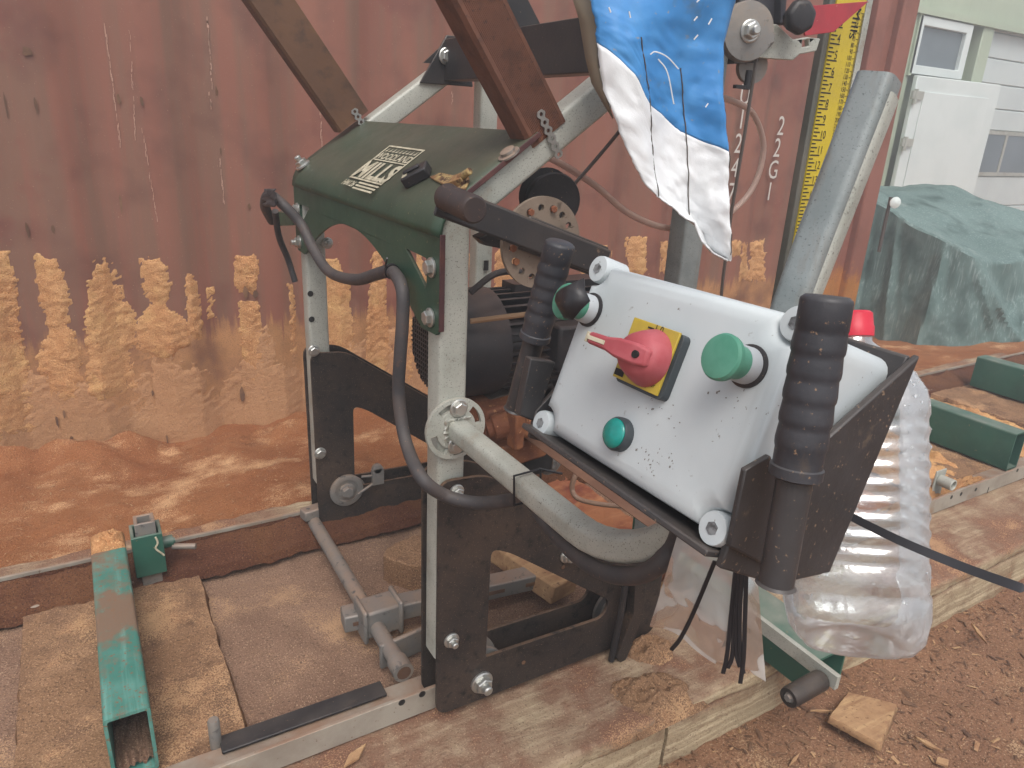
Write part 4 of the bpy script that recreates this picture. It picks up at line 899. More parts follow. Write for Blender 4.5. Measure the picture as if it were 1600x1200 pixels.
# rope drum behind the slope tube
pd = at(858, 310, y=.06); m = MB(); axd = W(.25, .9, .1).normalized(); m.lathe(pd-axd*.03, axd, [(0, .03), (0, .05), (.006, .052), (.01, .04), (.03, .035), (.05, .04), (.054, .052), (.062, .05), (.062, .03)], 30); dr = m.build('rope_drum', rubber, sm, smooth=40)
m = MB(); m.prism([at(*p_, y=.03) for p_ in ((748, 372), (790, 352), (800, 392), (760, 384))], (0, .03, 0)); m.build('drum_bracket', blackp, sm, bevel=.003)
wr = [at(868, 318, y=.04), at(900, 285, y=.03), at(960, 215, y=.0), at(1010, 150, y=-.05)]
m = MB(); m.tube(spline(wr, 6), .0035, 6); m.build('wire_rope', wirem, sm)
# rope idler on the head and rope going down to the far side
IC = at(1165, 50, y=-.09); m = MB(); ax_ = (-AY*.95-AX*.3).normalized()
m.lathe(IC-ax_*.012, ax_, [(0, .012), (0, .047), (.006, .049), (.008, .04), (.016, .04), (.018, .049), (.024, .047), (.026, .03), (.026, 0)], 36); idl = m.build('rope_idler', steelg, sm, smooth=40)
MB().bolt(IC+ax_*.013, ax_, .014).build('bolt', zinc, idl, smooth=30)
m = MB(); m.prism([at(*p_, y=-.06) for p_ in ((1185, 33), (1215, 38), (1240, 62), (1262, 58), (1282, 60), (1276, 80), (1250, 85), (1240, 94), (1180, 90))], (0, .012, 0), [[at(*p_, y=-.06) for p_ in ((1254, 63), (1264, 61), (1265, 72), (1253, 74))]]); hb_ = m.build('guide_bracket', galv, sm, bevel=.002)
m = MB(); m.prism([at(*p_, y=-.03) for p_ in ((1155, -30), (1226, -30), (1221, 38), (1190, 36), (1160, 60))], (0, .05, 0)); m.prism([at(*p_, y=-.045) for p_ in ((1222, -30), (1232, -30), (1226, 40), (1219, 38))], (0, .03, 0)); m.build('head_bracket', mat('mottled dark grey steel', lin('#4a4a50'), lin('#5c5a5c'), 30, rough=.5, metal=.4), sm, bevel=.003)
m = MB(); m.prism([at(*p_, y=-.035) for p_ in ((1148, 82), (1200, 88), (1199, 97), (1146, 100))], (0, .03, 0)); m.build('guide_block', blackp, hb_, bevel=.002)
m = MB(); m.lathe(at(1172, 105, y=-.02), ax_, [(0, 0), (0, .03), (.012, .03), (.014, 0)], 24); m.build('guide_roller', steelg, sm)
MB().bolt(at(1196, 60, y=-.062), ax_, .013, stud=False).build('bolt', steelg, hb_, smooth=30)
m = MB(); kq = at(1244, 28, y=-.085); m.lathe(kq, ax_, [(-.02, .018), (0, .024), (.004, .03), (.016, .031), (.022, .026), (.024, .012), (.024, 0)], 7); m.lathe(kq+AZ*.05+AX*.0, ax_, [(-.02, .018), (0, .022), (.016, .022), (.02, .0)], 7); m.build('clamp_knob', rubber, sm, bevel=.004)
m = MB(); m.prism([at(*p_, y=-.05) for p_ in ((1252, 10), (1358, 2), (1303, 50), (1258, 56))], (0, .004, 0)); m.build('depth_pointer', mat('red painted pointer', lin('#a3333c'), lin('#96323a'), 20, rough=.45, speck=lin('#c99a8a'), sps=200, spt=(.7, .74)), sm, bevel=.001)
w1 = [at(1183, 85, y=-.095), at(1165, 200, y=-.1), at(1143, 330, y=-.1), at(1129, 440, y=-.1), at(1122, 520, y=-.1)]
m = MB(); m.tube(w1, .0032, 6); m.build('wire_rope', wirem, sm)
m = MB(); m.box((0, -.004, -.003), (.035, .004, .003), (at(1148, 135, y=-.1), AX, AY, AZ)).cyl(at(1171, 110, y=-.1), at(1166, 140, y=-.1), .006); m.build('rope_clip', tieb, sm)
# scale post with ruler
rx0, rx1 = .846, .972
m = MB(); m.box((rx0, 0, .2), (rx1, .02, 1.75)); rp = m.build('scale_post', mat('grey zinc post', lin('#5e5f58'), lin('#6c6a62'), 9, rough=.5, metal=.3, dust=lin('#9a9488'), dustamt=.2), sm, bevel=.003)
MB().box((rx1-.016, -.004, .2), (rx1+.002, .0, 1.75)).build('scale_channel', galv, rp, bevel=.001)
ux0, ux1 = .860, .953; m = MB(); m.box((ux0, -.0035, .3), (ux1, 0, 1.7)); m.build('ruler', yrul, rp)
INCH = (at(1291, 67, y=0).z-at(1238, 312, y=0).z)/10.0          # inch marks 4 .. 14 read from the ruler
z4 = at(1291, 67, y=0).z
m = MB(); YR = -.0042
for i in range(-6, 60):                                          # quarter-inch ticks on the left edge
    z = z4-i*INCH/4; l = .032 if i % 4 == 0 else (.02 if i % 2 == 0 else .013)
    m.add([W(ux0, YR, z-.0013), W(ux0+l, YR, z-.0013), W(ux0+l, YR, z+.0013), W(ux0, YR, z+.0013)], [(0,1,2,3)])
    if i % 4 == 0 and 4+i//4 > 0: text(m, str(4+i//4), .024, W(ux0+.022, YR, z+.003), AX, AZ, 'LEFT', 0, .8)
MMU = INCH/25.4
for i in range(30, 420, 2):
    z = z4+(101.6-i-20)*MMU; l = .012 if i % 10 == 0 else .006
    if z < .7: break
    m.add([W(ux1-l, YR, z-.0005), W(ux1, YR, z-.0005), W(ux1, YR, z+.0005), W(ux1-l, YR, z+.0005)], [(0,1,2,3)])
    if i % 10 == 0: text(m, str(i), .0135, W(ux1-.014, YR, z-.004), AX, AZ, 'RIGHT', 0, .8)
text(m, 'Mills', .034, W(ux0+.058, YR, z4+.075), -AZ, AX, 'LEFT', 0)
m.build('ruler_print', ink, rp, smooth=0)
# power cable ---------------------------------------------------------------------------
cp = [at(425, 345, x=-.10), at(414, 322, x=-.13), at(420, 304, x=-.13), at(440, 318, x=-.12), at(470, 350, x=-.085), at(490, 390, x=-.07), at(515, 425, x=-.06), at(555, 437, x=-.055), at(590, 428, x=-.05), at(612, 424, x=-.05), at(628, 450, x=-.055), at(629, 500, x=-.06), at(625, 560, x=-.065), at(623, 620, x=-.065), at(634, 690, x=-.065), at(660, 748, y=-.06), at(700, 776, y=-.075), at(750, 786, y=-.12), at(800, 781, y=-.2), at(824, 777, y=-.27), at(858, 822, y=-.32), atd(900, 866, .985), atd(945, 894, .92), atd(993, 899, .875), atd(1028, 883, .845), atd(1051, 851, .835), atd(1066, 826, .815), atd(1082, 792, .78), atd(1100, 760, .76)]
m = MB(); m.tube(spline(cp, 8), .0118, 14); pc_ = m.build('power_cable', cablem, sm, smooth=60)
m = MB(); q = at(612, 424, x=-.05); dr_ = W(0, -1, -.25).normalized()
m.ring(q+dr_*-.003, q+dr_*.003, .0145, .0115, 16); m.tube([q+W(-.012, .0, .01), q+W(-.02, -.03, .03)], .0018, 6); m.build('cable_clip', tieb, pc_); 0
cp2 = [at(430, 330, x=-.11), at(436, 370, x=-.09), at(450, 405, x=-.06), at(461, 440, x=-.045)]
m = MB(); m.tube(spline(cp2, 6), .008, 10); m.build('power_cable', cablem, sm, smooth=60)
m = MB(); q = at(432, 336, x=-.11); m.prism([at(*p_, x=-.05) for p_ in ((428, 330), (458, 335), (458, 352), (434, 353))], (.03, 0, 0)); m.build('cable_bracket', green, sm, bevel=.003)
# tape scrap caught at the end of the cable
m = MB(); m.grid(8, 8, lambda u, v: at(413+18*u, 295+28*v, x=-.14)+W(.012*nz(u*3, v*3, 0, 1.3), .01*nz(u*3, v*3, 5, 1.3), 0)); m.build('tape_scrap', cablem, sm, solid=.002, smooth=80)

# ================================================================== SAW HEAD (motor)
MC = at(742, 533, y=.36); sh_ = empty('saw_head', (MC.x+.2, .36, MC.z-.2), 'black finned electric motor and blade guides of the saw head behind the near post', 'motor')
mx = MC.x-.115; RM = .128
m = MB(); m.lathe(W(mx, .36, MC.z), AX, [(0, RM*.80), (.012, RM*.92), (.04, RM), (.135, RM), (.145, RM*.99), (.145, RM*.9)], 44); cw = m.build('fan_cowl', cowlm, sh_, smooth=40)
m = MB(); gx = mx-.001
for i in range(-9, 10):
    o = i*.0115; l = math.sqrt(max(0, (RM*.8)**2-o*o))
    m.box((gx-.003, .36-l, MC.z+o-.002), (gx, .36+l, MC.z+o+.002)); m.box((gx-.0035, .36+o-.002, MC.z-l), (gx-.0005, .36+o+.002, MC.z+l))
m.build('fan_grille', blackp, cw)
m = MB(); m.lathe(W(mx+.14, .36, MC.z), AX, [(0, RM*.78), (.42, RM*.78)], 40)
for i in range(34):
    a = 2*math.pi*i/34; d_ = W(0, math.cos(a), math.sin(a)); t_ = W(0, -math.sin(a), math.cos(a))
    O_ = W(mx+.147, .36, MC.z)+d_*RM*.74; m.box((0, 0, -.0028), (.43, RM*.22, .0028), (O_, AX, d_, t_))
m.box((mx+.2, .36-.03, MC.z+RM*.8), (mx+.52, .36+.03, MC.z+RM*1.06)); m.build('finned_body', cowlm, sh_, smooth=30)
MB().box((mx+.25, .36-.155, MC.z-.05), (mx+.4, .36-.09, MC.z+.06)).build('terminal_box', cowlm, sh_, bevel=.008)
m = MB(); q = W(mx+.18, .36, MC.z-RM); m.box((.0, -.07, -.05), (.38, .07, .01), (q, AX, AY, AZ)); m.build('motor_foot', cowlm, sh_, bevel=.004)
m = MB(); m.tube(spline([at(735, 457, y=.24), at(770, 430, y=.24), at(800, 424, y=.25), at(830, 428, y=.3)], 6), .0075, 8); m.build('motor_lead', cablem, sh_)
m = MB(); a, b = at(735, 502, y=.22), at(880, 484, y=.16); m.tube([a, b], .006, 8); m.build('rubber_band', mat('tan rubber', lin('#9a7a5c'), rough=.7), sh_)
# rusty blade guide under the motor, blade running towards the operator
def rb(px, py, y, sx, sy, sz, name='guide_part', mt=rusty):
    c = at(px, py, y=y); MB().box((-sx, -sy, -sz), (sx, sy, sz), (c, (AX+AZ*.1).normalized(), AY, AZ)).build(name, mt, sh_, bevel=.006)
rb(775, 650, .3, .06, .06, .05, 'guide_mount'); rb(800, 612, .34, .09, .05, .02, 'guide_mount', blackp)
m = MB(); a, b = at(762, 672, y=.22), at(802, 660, y=.2); m.lathe(a, (b-a), [(0, .02), (.012, .022), (.016, .03), (.05, .03), (.052, .024), ((b-a).length, .022)], 18); m.build('guide_roller', rusty, sh_)
m = MB(); c = at(806, 670, y=.17); m.box((-.012, -.02, -.045), (.012, .02, .04), (c, AX, AY, AZ)); m.cyl(c+W(.012, 0, -.005), c+W(.05, -.0, -.01), .018); m.build('guide_bracket', rusty, sh_, bevel=.005)
rb(800, 695, .26, .07, .05, .03, 'guide_mount'); rb(826, 705, .3, .045, .05, .045, 'guide_mount', blackp)
m = MB(); c = at(850, 715, y=.3); m.lathe(c, -AY, [(0, .035), (.03, .035), (.035, .02), (.04, .015)], 24); m.build('blade_roller', steelg, sh_)
bz = at(830, 678, y=.2); m = MB(); m.box((bz.x-.012, -.45, bz.z-.012), (bz.x+.012, .6, bz.z-.0105), None); m.build('saw_blade', bladem, sh_)
m = MB(); m.tube([at(795, 722, y=.35), at(850, 712, y=.35), at(905, 704, y=.35)], .014, 10); m.build('guide_bar', steelg, sh_)

# ================================================================== LOG CLAMP ON THE BED
lc = empty('log_clamp', at(590, 990, z=-.06), 'grey steel screw clamp lying across the bed left of the near post', 'clamp')
zc = -.025; a, b = at(483, 803, z=zc), at(628, 1046, z=zc); d = (b-a).normalized(); n = W(-d.y, d.x, 0)
m = MB(); m.tube([a, b], .0185, 18); m.tube([b-d*.03, b+d*.012], [.023, .023], 18); s1 = m.build('clamp_screw', steelg, lc, smooth=40)
MB().lathe(b+d*.0122, d, [(0, 0), (0, .016), (.0005, .016), (.0005, 0)], 16).build('bore', barkm, s1)
c = at(592, 960, z=zc+.01); m = MB(); m.box((-.045, -.034, -.036), (.045, .034, .036), (c, AX, d*-1, AZ)).box((-.05, -.04, -.045), (-.038, .04, .045), (c, AX, d*-1, AZ)).box((.038, -.04, -.045), (.05, .04, .045), (c, AX, d*-1, AZ)); m.build('clamp_block', steelg, lc, bevel=.006)
e0, e1 = at(535, 968, z=-.02), at(885, 938, z=-.02); dd_ = W(1, (e1-e0).y/(e1-e0).x*.35, 0).normalized(); e0 = at(535, 968, z=-.025)
m = MB(); m.box((0, -.026, -.022), (.62, .026, .022), (e0, dd_, W(-dd_.y, dd_.x, 0), AZ)); sb = m.build('slotted_bar', steelg, lc, bevel=.004)
m = MB()
for t in (.02, .35, .47): m.box((t, -.0275, -.005), (t+.06, -.0255, .005), (e0, dd_, W(-dd_.y, dd_.x, 0), AZ))
m.build('slot', barkm, sb)
m = MB(); c2 = at(612, 1020, z=-.045); m.box((-.03, -.006, -.03), (.22, .006, .035), (c2, W(.97, .12, 0).normalized(), W(-.12, .97, 0), AZ)); m.build('foot_plate', steelg, lc, bevel=.004)
m = MB(); c3 = at(492, 797, z=.005); m.box((-.04, -.02, -.02), (.06, .02, .012), (c3, W(.97, .2, 0).normalized(), W(-.2, .97, 0), AZ)); m.build('clamp_head', steelg, lc, bevel=.005)
c4 = at(1460, 745, y=.07); m = MB(); m.box((c4.x-.03, .05, -.05), (c4.x+.03, .056, .06)); m.ring(W(c4.x-.005, .05, c4.z), W(c4.x-.005, .0, c4.z), .02, .014); 
tag(m.build('socket_bracket', galv, bevel=.002), 'small grey bracket with round socket on the near rail right of the bottle', 'bracket')
# black strip lying inside the near rail
a, b = at(345, 1168, z=-.044), at(600, 1078, z=-.044)
m = MB(); 
dd_ = (b-a).normalized(); nn_ = W(-dd_.y, dd_.x, 0); m.box((0, -.02, 0), ((b-a).length, .024, .006), (a, dd_, nn_, AZ)); tag(m.build('rubber_strip', rubber, bevel=.002), 'black strip lying along the inside of the near rail', 'strip')
# crank handle of the log dog at the front of the middle bunk
kx = .695; cr = empty('dog_crank', at(1250, 1020, x=kx), 'grey flat bar crank with a black roller handle in front of the bottle', 'crank')
zc0 = .02; a = at(1170, 950, x=kx); b = at(1312, 1057, x=kx)
dcr = (b-a).normalized(); nc = AX.cross(dcr)
m = MB(); m.box((-.006, -.02, -.034), (.006, (b-a).length, .0), (a, AX, dcr, nc if nc.z > 0 else -nc)); m.build('crank_bar', galv, cr, bevel=.001)
h0 = at(1283, 1062, x=kx-.008); h1 = at(1214, 1085, x=kx-.105)
h1 = h0+(W(-1, -.02, -.0)).normalized()*.105
m = MB(); m.lathe(h0, (h1-h0), [(0, .020), (.004, .022), (.096, .022), (.105, .020), (.105, .012), (.1, .011), (.1, 0)], 28); hk = m.build('crank_handle', blackp, cr, smooth=40)
MB().bolt(h1+AX*.004, -AX, .008, stud=False).build('bolt', steelg, hk)

# ================================================================== THINGS ON THE MILL
# roof posts
def roofpost(px_top, px_bot, yface, th, name, mtl, label, strap):
    c0 = (at(*px_bot[0], y=yface)+at(*px_bot[1], y=yface))/2; c1 = (at(*px_top[0], y=yface)+at(*px_top[1], y=yface))/2
    d = (c1-c0); d.y = 0; d = W(-SL.z, 0, SL.x)*.6+d.normalized()*.4; d.normalize(); s = W(d.z, 0, -d.x); w = (at(*px_bot[1], y=yface)-at(*px_bot[0], y=yface)).length/2
    e_ = empty(name, c0+AY*th/2, label, 'timber post')
    m = MB(); N_ = 22; pts = [(-w, th), (w, th)]
    prof = [(-w+.006, 0)]
    for i in range(N_):                                          # fine grooves on the face
        x = -w*.72+(1.72*w-.006)*i/N_; dx = (1.72*w-.006)/N_
        prof += [(x, 0), (x+dx*.6, 0), (x+dx*.7, .0009), (x+dx*.9, .0009)] if strap == 'R' else [(x, 0)]
    prof += [(w-.002, 0), (w, .006), (w, th-.006), (w-.006, th), (-w+.006, th), (-w, th-.006), (-w, .006)]
    P0 = [c0+s*a+AY*b for a, b in prof]; P1 = [p_+d*.75 for p_ in P0]; n = len(P0)
    m.add(P0+P1, [(i, (i+1) % n, n+(i+1) % n, n+i) for i in range(n)]+[tuple(range(n)), tuple(reversed(range(n, 2*n)))])
    o = m.build('beam', mtl, e_, smooth=25); return e_
rpL = roofpost(((385, 0), (455, 0)), ((530, 205), (578, 175)), YF-.03, .055, 'roof_post', woodL, 'olive brown timber post strapped to the far sloping tube', 'L')
rpR = roofpost(((700, 0), (795, 0)), ((833, 236), (884, 186)), -.03, .06, 'roof_post', wood1, 'reddish brown grooved timber post strapped to the near sloping tube', 'R')
def strap(pa, pb, y, n, par, w=.010):
    a, b = at(*pa, y=y), at(*pb, y=y); d = (b-a).normalized(); s = d.cross(AY); L_ = (b-a).length; m = MB(); out1 = []; out2 = []; hs_ = []
    for i in range(n):
        t = (i+.5)/n*L_
        for k in range(-3, 4):
            tt = t+k/7*L_/n; ww = w*(.76+.24*math.cos(k/3.5*math.pi)) ; out1.append(a+d*tt+s*ww); out2.append(a+d*tt-s*ww)
        hs_.append([a+d*t+d*math.cos(q)*w*.42+s*math.sin(q)*w*.42 for q in [j*math.pi/4 for j in range(8)]])
    m.prism(out1+out2[::-1], (0, .0025, 0), hs_); m.build('strap', zinc, par)
strap((552, 170), (572, 203), YF-.034, 4, rpL, .010); strap((843, 172), (876, 247), -.0345, 6, rpR, .0085)

# hanging tarp
def tarp():
    left = [(890, -190), (915, -25), (929, 30), (930, 70), (934, 112), (940, 148), (952, 182), (963, 215), (977, 245), (990, 268), (1000, 285), (1015, 300), (1025, 310), (1045, 322), (1062, 338), (1075, 343), (1088, 375), (1105, 392), (1122, 400), (1130, 405)]
    right = [(1178, -190), (1158, -25), (1152, 20), (1148, 70), (1146, 110), (1141, 150), (1143, 180), (1145, 215), (1147, 245), (1144, 275), (1142, 300), (1139, 330), (1140, 350), (1141, 365), (1140, 380), (1139, 388), (1138, 394), (1137, 399), (1136, 402), (1134, 405)]
    n = len(left); NU = 34; K = 6; rows = []
    for i in range(n-1):
        for k in range(K if i < n-2 else K+1):
            t = k/K; rows.append((left[i][0]*(1-t)+left[i+1][0]*t, left[i][1]*(1-t)+left[i+1][1]*t, right[i][0]*(1-t)+right[i+1][0]*t, right[i][1]*(1-t)+right[i+1][1]*t))
    return rows, NU
rows, NU = tarp(); PNn = W(-.35, -.93, 0).normalized(); PP = W(.3, -.16, 1.1)
bl = [(926, 62), (935, 72), (960, 95), (985, 120), (1000, 150), (1012, 165), (1040, 180), (1070, 205), (1100, 220), (1125, 230), (1142, 240), (1160, 245)]
def blim(px):
    for (a, b), (c, d) in zip(bl[:-1], bl[1:]):
        if px <= c: return b+(d-b)*(px-a)/(c-a)
    return 245
def sheet_px(u, t):
    tt = t; t = min(max(t, 0), 1)*(len(rows)-1); i = min(int(t), len(rows)-2); t -= i; q = [rows[i][k]*(1-t)+rows[i+1][k]*t for k in range(4)]
    j = 3.0*nz(tt*70, 0, 2, 1, 3)*max(0, 1-u*25)+1.2*nz(tt*50, 9, 2, 1, 3)*max(0, 1-(1-u)*25)
    return q[0]+(q[2]-q[0])*u+j, q[1]+(q[3]-q[1])*u
def sheet_pt(u, t, off=0):
    px, py = sheet_px(u, t); p_ = onpl(px, py, PP, PNn); k = min(1, max(0, (py+25)/90))
    w_ = .022*math.sin(u*5.5+py*.006)*k+.010*nz(u*2.2, py*.006, 0, 1.2, 2)*k+.0035*nz(u*6, py*.03, 3, 1.5, 3)*k+.005*abs(nz(u*3+py*.01, py*.018, 8, 1.2, 2))*k-.035*max(0, (u-.94)/.06)*k
    return p_+PNn*(w_+off)
def split_t(u):
    lo, hi = 0, 1
    for _ in range(30):
        md = (lo+hi)/2; x, y = sheet_px(u, md)
        if y < blim(x): lo = md
        else: hi = md
    return lo
te = empty('hanging_tarp', onpl(1130, 405, PP, PNn), 'torn sheet, blue above and white below, hanging over the saw head', 'tarp')
sp_ = [split_t(j/40) for j in range(41)]
m = MB(); m.grid(41, 50, lambda u, v: sheet_pt(u, sp_[int(round(u*40))]*v)); m.build('blue_sheet', tblue, te, smooth=80, solid=.0025, fix=False)
m = MB(); m.grid(41, 70, lambda u, v: sheet_pt(u, sp_[int(round(u*40))]+(1-sp_[int(round(u*40))])*v)); m.build('white_sheet', twhite, te, smooth=80, solid=.0025, fix=False)
m_v = [sheet_pt(j/60, i/120) for j in range(61) for i in range(121)]
def stitch(pts, r=.0010, name='seam'):
    m = MB(); P_ = spline([onpl(px, py, PP, PNn) for px, py in pts], 10); bl_ = []
    for q in P_:
        best = min(m_v, key=lambda v: (v-q-PNn*(v-q).dot(PNn)).length_squared); bl_.append(q+PNn*((best-q).dot(PNn)+.002))
    m.tube(bl_, r, 6); m.build(name, thread, te)
stitch([(995, 60), (1003, 110), (1012, 165), (1017, 230), (1022, 305)]); stitch([(1071, 105), (1076, 160), (1080, 230), (1083, 338)]); stitch([(1135, 150), (1139, 230), (1136, 330), (1133, 395)], .0008)
m = MB()
for px, py, dx, dy in ((942, 16, 3, 8), (973, 22, 2, 10), (1076, 8, 5, -5), (1072, 36, 5, -6), (1072, 65, 6, -7), (1094, 42, 5, -9), (1090, 168, 4, -6)):
    a, b = onpl(px, py, PP, PNn)+PNn*.03, onpl(px+dx, py+dy, PP, PNn)+PNn*.03
    m.tube([a, b], .0011, 5)
P_ = [onpl(px, py, PP, PNn)+PNn*.034 for px, py in ((1004, 88), (1012, 84), (1030, 92), (1047, 110))]; m.tube(spline(P_, 6), .001, 5)
P_ = [onpl(px, py, PP, PNn)+PNn*.034 for px, py in ((1016, 95), (1030, 115), (1040, 163))]; m.tube(spline(P_, 6), .001, 5); m.build('loose_thread', twhite, te)
m = MB(); bk = [(888, -25), (905, 30), (915, 90), (925, 130), (945, 165), (958, 185), (942, 140), (934, 100), (932, 40), (925, -25)]
PQ = PP-PNn*.05
m.add([onpl(px, py, PQ if i < 5 else PQ+PNn*.03, PNn) for i, (px, py) in enumerate(bk)], [(0, 1, 8, 9), (1, 2, 7, 8), (2, 3, 6, 7), (3, 4, 5, 6)]); m.build('folded_edge', tback, te, solid=.002, smooth=80)

# water bottle
B0 = atd(1333, 1003, .95); B1 = atd(1332, 505, .95); B1 = B0+(B1-B0).normalized()*.43
ax = (B1-B0).normalized(); H = .43
be = empty('water_bottle', B0, 'large ribbed clear plastic water bottle with red cap hanging behind the control box', 'bottle')
pr = [(0.004, 0), (.012, .03), (.0, .055), (.004, .072), (.02, .084), (.05, .0905), (.075, .0905), (.082, .086), (.088, .090), (.10, .0905)]
z = .115
for i in range(9):
    pr += [(z, .0895), (z+.004, .0845), (z+.009, .083), (z+.013, .0845), (z+.0175, .0895)]; z += .0215
pr += [(.315, .0895), (.335, .086), (.36, .07), (.38, .047), (.392, .03), (.398, .0235), (.418, .0235)]
m = MB(); n = 72; u_ = ax.orthogonal().normalized(); w_ = ax.cross(u_); 
for h, r in pr:
    for i in range(n):
        a_ = 2*math.pi*i/n; sqr = 1/(abs(math.cos(a_))**5+abs(math.sin(a_))**5)**.2
        k = 1+(.5*(sqr-1)-.04)*(1 if r > .06 else 0); rr = r*k
        if .112 < h < .312: rr = .0895*k-(.0895-r)*k*.8*abs(math.cos(2*a_+.3))**1.8
        if .0 < h < .06 and r > .05: rr *= 1-.035*(math.cos(a_*5)**8)
        if .085 < h < .11: rr *= 1-.02*(math.cos(a_*12) > .5)
        m.v.append(B0+ax*h+(u_*math.cos(a_)+w_*math.sin(a_))*rr)
mm = len(pr); m.f = [(i*n+j, i*n+(j+1) % n, (i+1)*n+(j+1) % n, (i+1)*n+j) for i in range(mm-1) for j in range(n)]
m.build('bottle_wall', petm, be, smooth=70)
m = MB(); m.lathe(B0+ax*.405, ax, [(0, .026), (.012, .0265), (.014, .0255), (.03, .0245), (.033, .021), (.033, 0)], 30); m.build('cap', redc, be, smooth=40)
m = MB()                                                          # droplets of condensation on the outside
for _ in range(420):
    h = random.choice((random.uniform(.3, .37), random.uniform(.06, .36), random.uniform(.25, .37))); a_ = random.random()*6.283
    lo = max((q for q in pr if q[0] <= h), key=lambda q: q[0]); hi = min((q for q in pr if q[0] >= h and q is not lo), key=lambda q: q[0]); t = (h-lo[0])/max(1e-6, hi[0]-lo[0]); r = lo[1]+(hi[1]-lo[1])*t
    sqr = 1/(abs(math.cos(a_))**5+abs(math.sin(a_))**5)**.2; r *= 1+(.5*(sqr-1)-.04)
    rd = u_*math.cos(a_)+w_*math.sin(a_); s_ = random.uniform(.0008, .0024); O_ = B0+ax*h+rd*r
    m.lathe(O_-rd*.0003, rd, [(0, s_), (s_*.4, s_*.75), (s_*.6, 0.0001)], 6)
m.build('droplet', mat('water droplet', (.95, .97, .98, 1), rough=.04, trans=.85, ior=1.33), be, smooth=80)['kind'] = 'stuff'

# clear bag with cable ties below the control box
TB = [(1058, 838), (1100, 838), (1150, 868), (1184, 905)]; BB = [(1015, 978), (1070, 1003), (1130, 1038), (1197, 1068)]
PB = atd(1058, 838, .80); NB = (atd(1184, 905, .79)-PB).cross(AZ).normalized()
if NB.dot(CAM-PB) < 0: NB = -NB
NB = (NB+AZ*.12).normalized()
m = MB()
def bagp(u, v, side):
    def lerp(L, t): 
        k = min(int(t*3), 2); t = t*3-k; return (L[k][0]*(1-t)+L[k+1][0]*t, L[k][1]*(1-t)+L[k+1][1]*t)
    a, b = lerp(TB, u), lerp(BB, u); px, py = a[0]+(b[0]-a[0])*v, a[1]+(b[1]-a[1])*v
    e_ = math.sin(math.pi*u)*math.sin(math.pi*min(1, v+.05))**.8
    off = side*(.024*e_+.001)+.008*math.sin(u*9+v*3)*v+.005*nz(u*2.5, v*3, 2, 1.2, 3)*min(1, 4*v)*min(1, 8*min(u, 1-u)+.1)
    return onpl(px, py, PB, NB)+NB*off
for s_ in (-1, 1): m.grid(40, 40, lambda u, v: bagp(u, v, s_))
tag(m.build('plastic_bag', bagm, smooth=80, fix=False), 'clear plastic bag of cable ties hanging under the control box', 'bag')
def tie(pts, d0, d1, w, label, grp):
    P_ = spline([onpl(px, py, PB, NB)+NB*(.03+d0*.0) for i, (px, py) in enumerate(pts)], 6)
    m = MB(); m.tube(P_, 1, sec=[(w, w*.4), (-w, w*.4), (-w, -w*.4), (w, -w*.4)], up=RX); tag(m.build('cable_tie', tieb if w < .004 else tieg, bevel=0), label, 'cable tie', grp)
G = 'thin black cable ties in the clear bag'
tie([(1117, 858), (1085, 935), (1065, 975), (1051, 993)], .772, .90, .0022, 'thin black cable tie slanting left alone in the clear bag', G)
tie([(1148, 870), (1142, 930), (1135, 1000), (1129, 1028)], .772, .905, .0022, 'leftmost of the hanging thin black cable ties bunched under the tray', G)
tie([(1153, 872), (1147, 940), (1143, 1000), (1136, 1020)], .772, .905, .0022, 'second from left of the bunched hanging black cable ties', G)
tie([(1155, 872), (1150, 940), (1149, 995), (1154, 1018)], .770, .90, .0022, 'middle tie of the bunch of black ties, its tip turned right', G)
tie([(1158, 874), (1154, 940), (1155, 1000), (1160, 1028)], .772, .905, .0022, 'second from right of the bunched hanging black cable ties', G)
tie([(1164, 880), (1162, 950), (1160, 1005), (1155, 1043)], .770, .90, .0022, 'rightmost and lowest reaching of the bunched black cable ties', G)
# wide tie tail pointing to the lower right
m = MB(); P_ = [atd(1300, 792, .72), atd(1400, 842, .66), atd(1500, 884, .62), atd(1585, 915, .585), atd(1602, 921, .58)]
PS = spline(P_, 6); k = len(PS); vv = RY*.95-RX*.3
for i, q in enumerate(PS):
    w = .0040*(1 if i < k-4 else (k-i)/5); m.v += [q+vv.normalized()*w, q-vv.normalized()*w]
m.f = [(2*i, 2*i+1, 2*i+3, 2*i+2) for i in range(k-1)]
tag(m.build('cable_tie', tieg, solid=.0014, fix=False, smooth=0), 'wide grey black cable tie tail sticking out across the water bottle', 'cable tie')
# translucent water hose looping behind the sheet
m = MB(); hp_ = [at(845, 240, y=.1), at(880, 258, y=.08), at(930, 290, y=.06), at(985, 335, y=.05), at(1050, 357, y=.05), at(1120, 345, y=.05), at(1172, 300, y=.05), at(1193, 235, y=.05), at(1178, 180, y=.05), at(1145, 158, y=.05), at(1110, 150, y=.05)]
m.tube(spline(hp_, 10), .0062, 10); tag(m.build('water_hose', hosem, smooth=60), 'thin clear water hose looping behind the hanging sheet', 'hose')
m = MB(); hp_ = [at(912, 722, y=.1), at(898, 745, y=.1), at(894, 765, y=.1), at(905, 780, y=.08), at(940, 788, y=.1), at(985, 792, y=.12)]
m.tube(spline(hp_, 8), .006, 8); tag(m.build('water_hose', mat('dull clear hose', lin('#8a6e5c'), rough=.4), smooth=60), 'short dull hose hanging below the control box over planks', 'hose')

for o in list(bpy.data.objects):
    if '_org' in o: del o['_org']
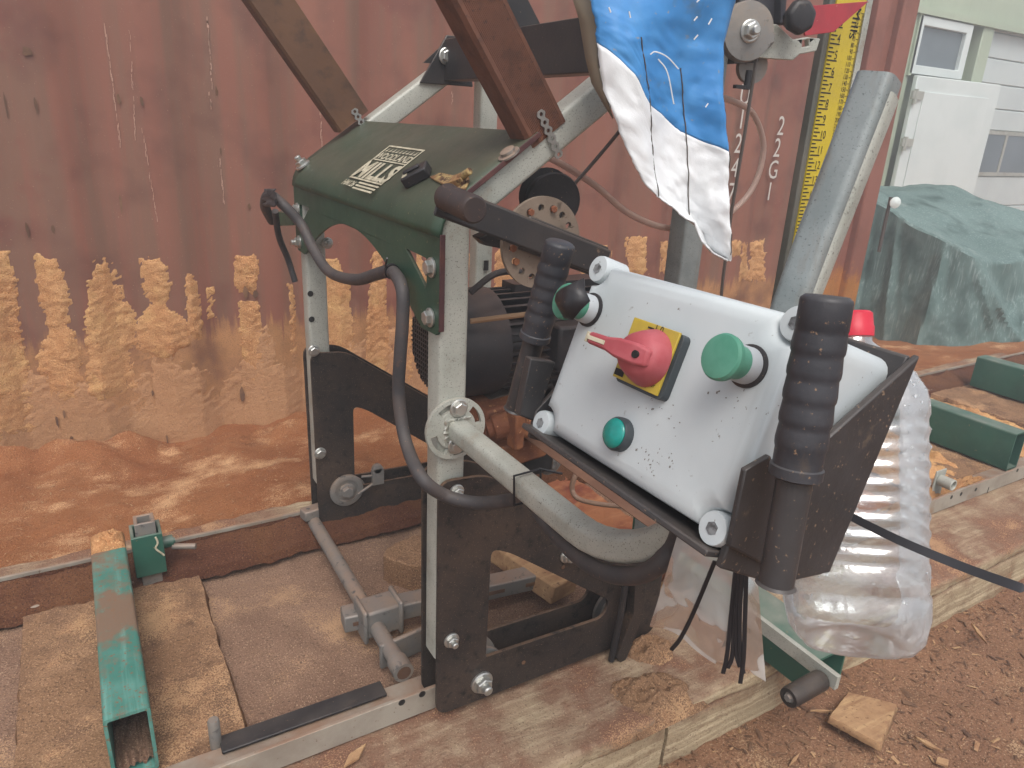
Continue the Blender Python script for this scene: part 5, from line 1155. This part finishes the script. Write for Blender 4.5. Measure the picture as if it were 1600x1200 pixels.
# ================================================================== HAZE VOLUME ADDED FOR A SMUDGED LENS VEIL
hz = bpy.data.materials.new('lens veil volume'); hz.use_nodes = True; hn = hz.node_tree.nodes; hn.remove(hn['Principled BSDF'])
pv = hn.new('ShaderNodeVolumePrincipled'); pv.inputs['Color'].default_value = (.97, .98, 1, 1); pv.inputs['Density'].default_value = .042; pv.inputs['Anisotropy'].default_value = .2
hz.node_tree.links.new(pv.outputs[0], hn['Material Output'].inputs['Volume'])
m = MB(); m.box((-64, -64, -1.6), (64, 64, 4.5)); hb = m.build('haze', hz, smooth=0); hb['kind'] = 'stuff'; hb['label'] = 'added haze volume standing in for a milky lens veil'; hb['category'] = 'haze'; del hb['_org']
# ================================================================== LIGHT, WORLD, CAMERA
w = bpy.data.worlds.new('World'); sc.world = w; w.use_nodes = True
N, L = w.node_tree.nodes, w.node_tree.links
sky = N.new('ShaderNodeTexSky'); sky.sky_type = 'NISHITA'; sky.sun_disc = False
EL, AZM = math.radians(58), math.radians(200)
sky.sun_elevation = EL; sky.sun_rotation = AZM; sky.dust_density = 4; sky.air_density = 1.0; sky.ozone_density = 1
hs = N.new('ShaderNodeHueSaturation'); hs.inputs['Saturation'].default_value = .35
L.new(sky.outputs[0], hs.inputs['Color']); L.new(hs.outputs[0], N['Background'].inputs['Color']); N['Background'].inputs['Strength'].default_value = .145
sl = bpy.data.lights.new('Sun', 'SUN'); sl.energy = 1.15; sl.angle = math.radians(35); sl.color = (1, .97, .93)
so = bpy.data.objects.new('sun', sl); COL.objects.link(so)
sd = W(math.sin(AZM)*math.cos(EL), math.cos(AZM)*math.cos(EL), math.sin(EL))
so.rotation_euler = sd.to_track_quat('Z', 'Y').to_euler(); so.location = (0, 0, 6)
cam = bpy.data.cameras.new('camera'); cam.sensor_width = 36; cam.lens = F/1600*36; cam.clip_start = .02; cam.clip_end = 300
cob = bpy.data.objects.new('camera', cam); COL.objects.link(cob)
M3 = Matrix((RX, -RY, -RZ)).transposed(); cob.matrix_world = Matrix.Translation(CAM*S) @ M3.to_4x4(); sc.camera = cob
sc.view_settings.view_transform = 'Standard'; sc.view_settings.look = 'None'; sc.view_settings.gamma = 1; sc.view_settings.exposure = 0.6
sc.cycles.max_bounces = 8; sc.cycles.transparent_max_bounces = 12
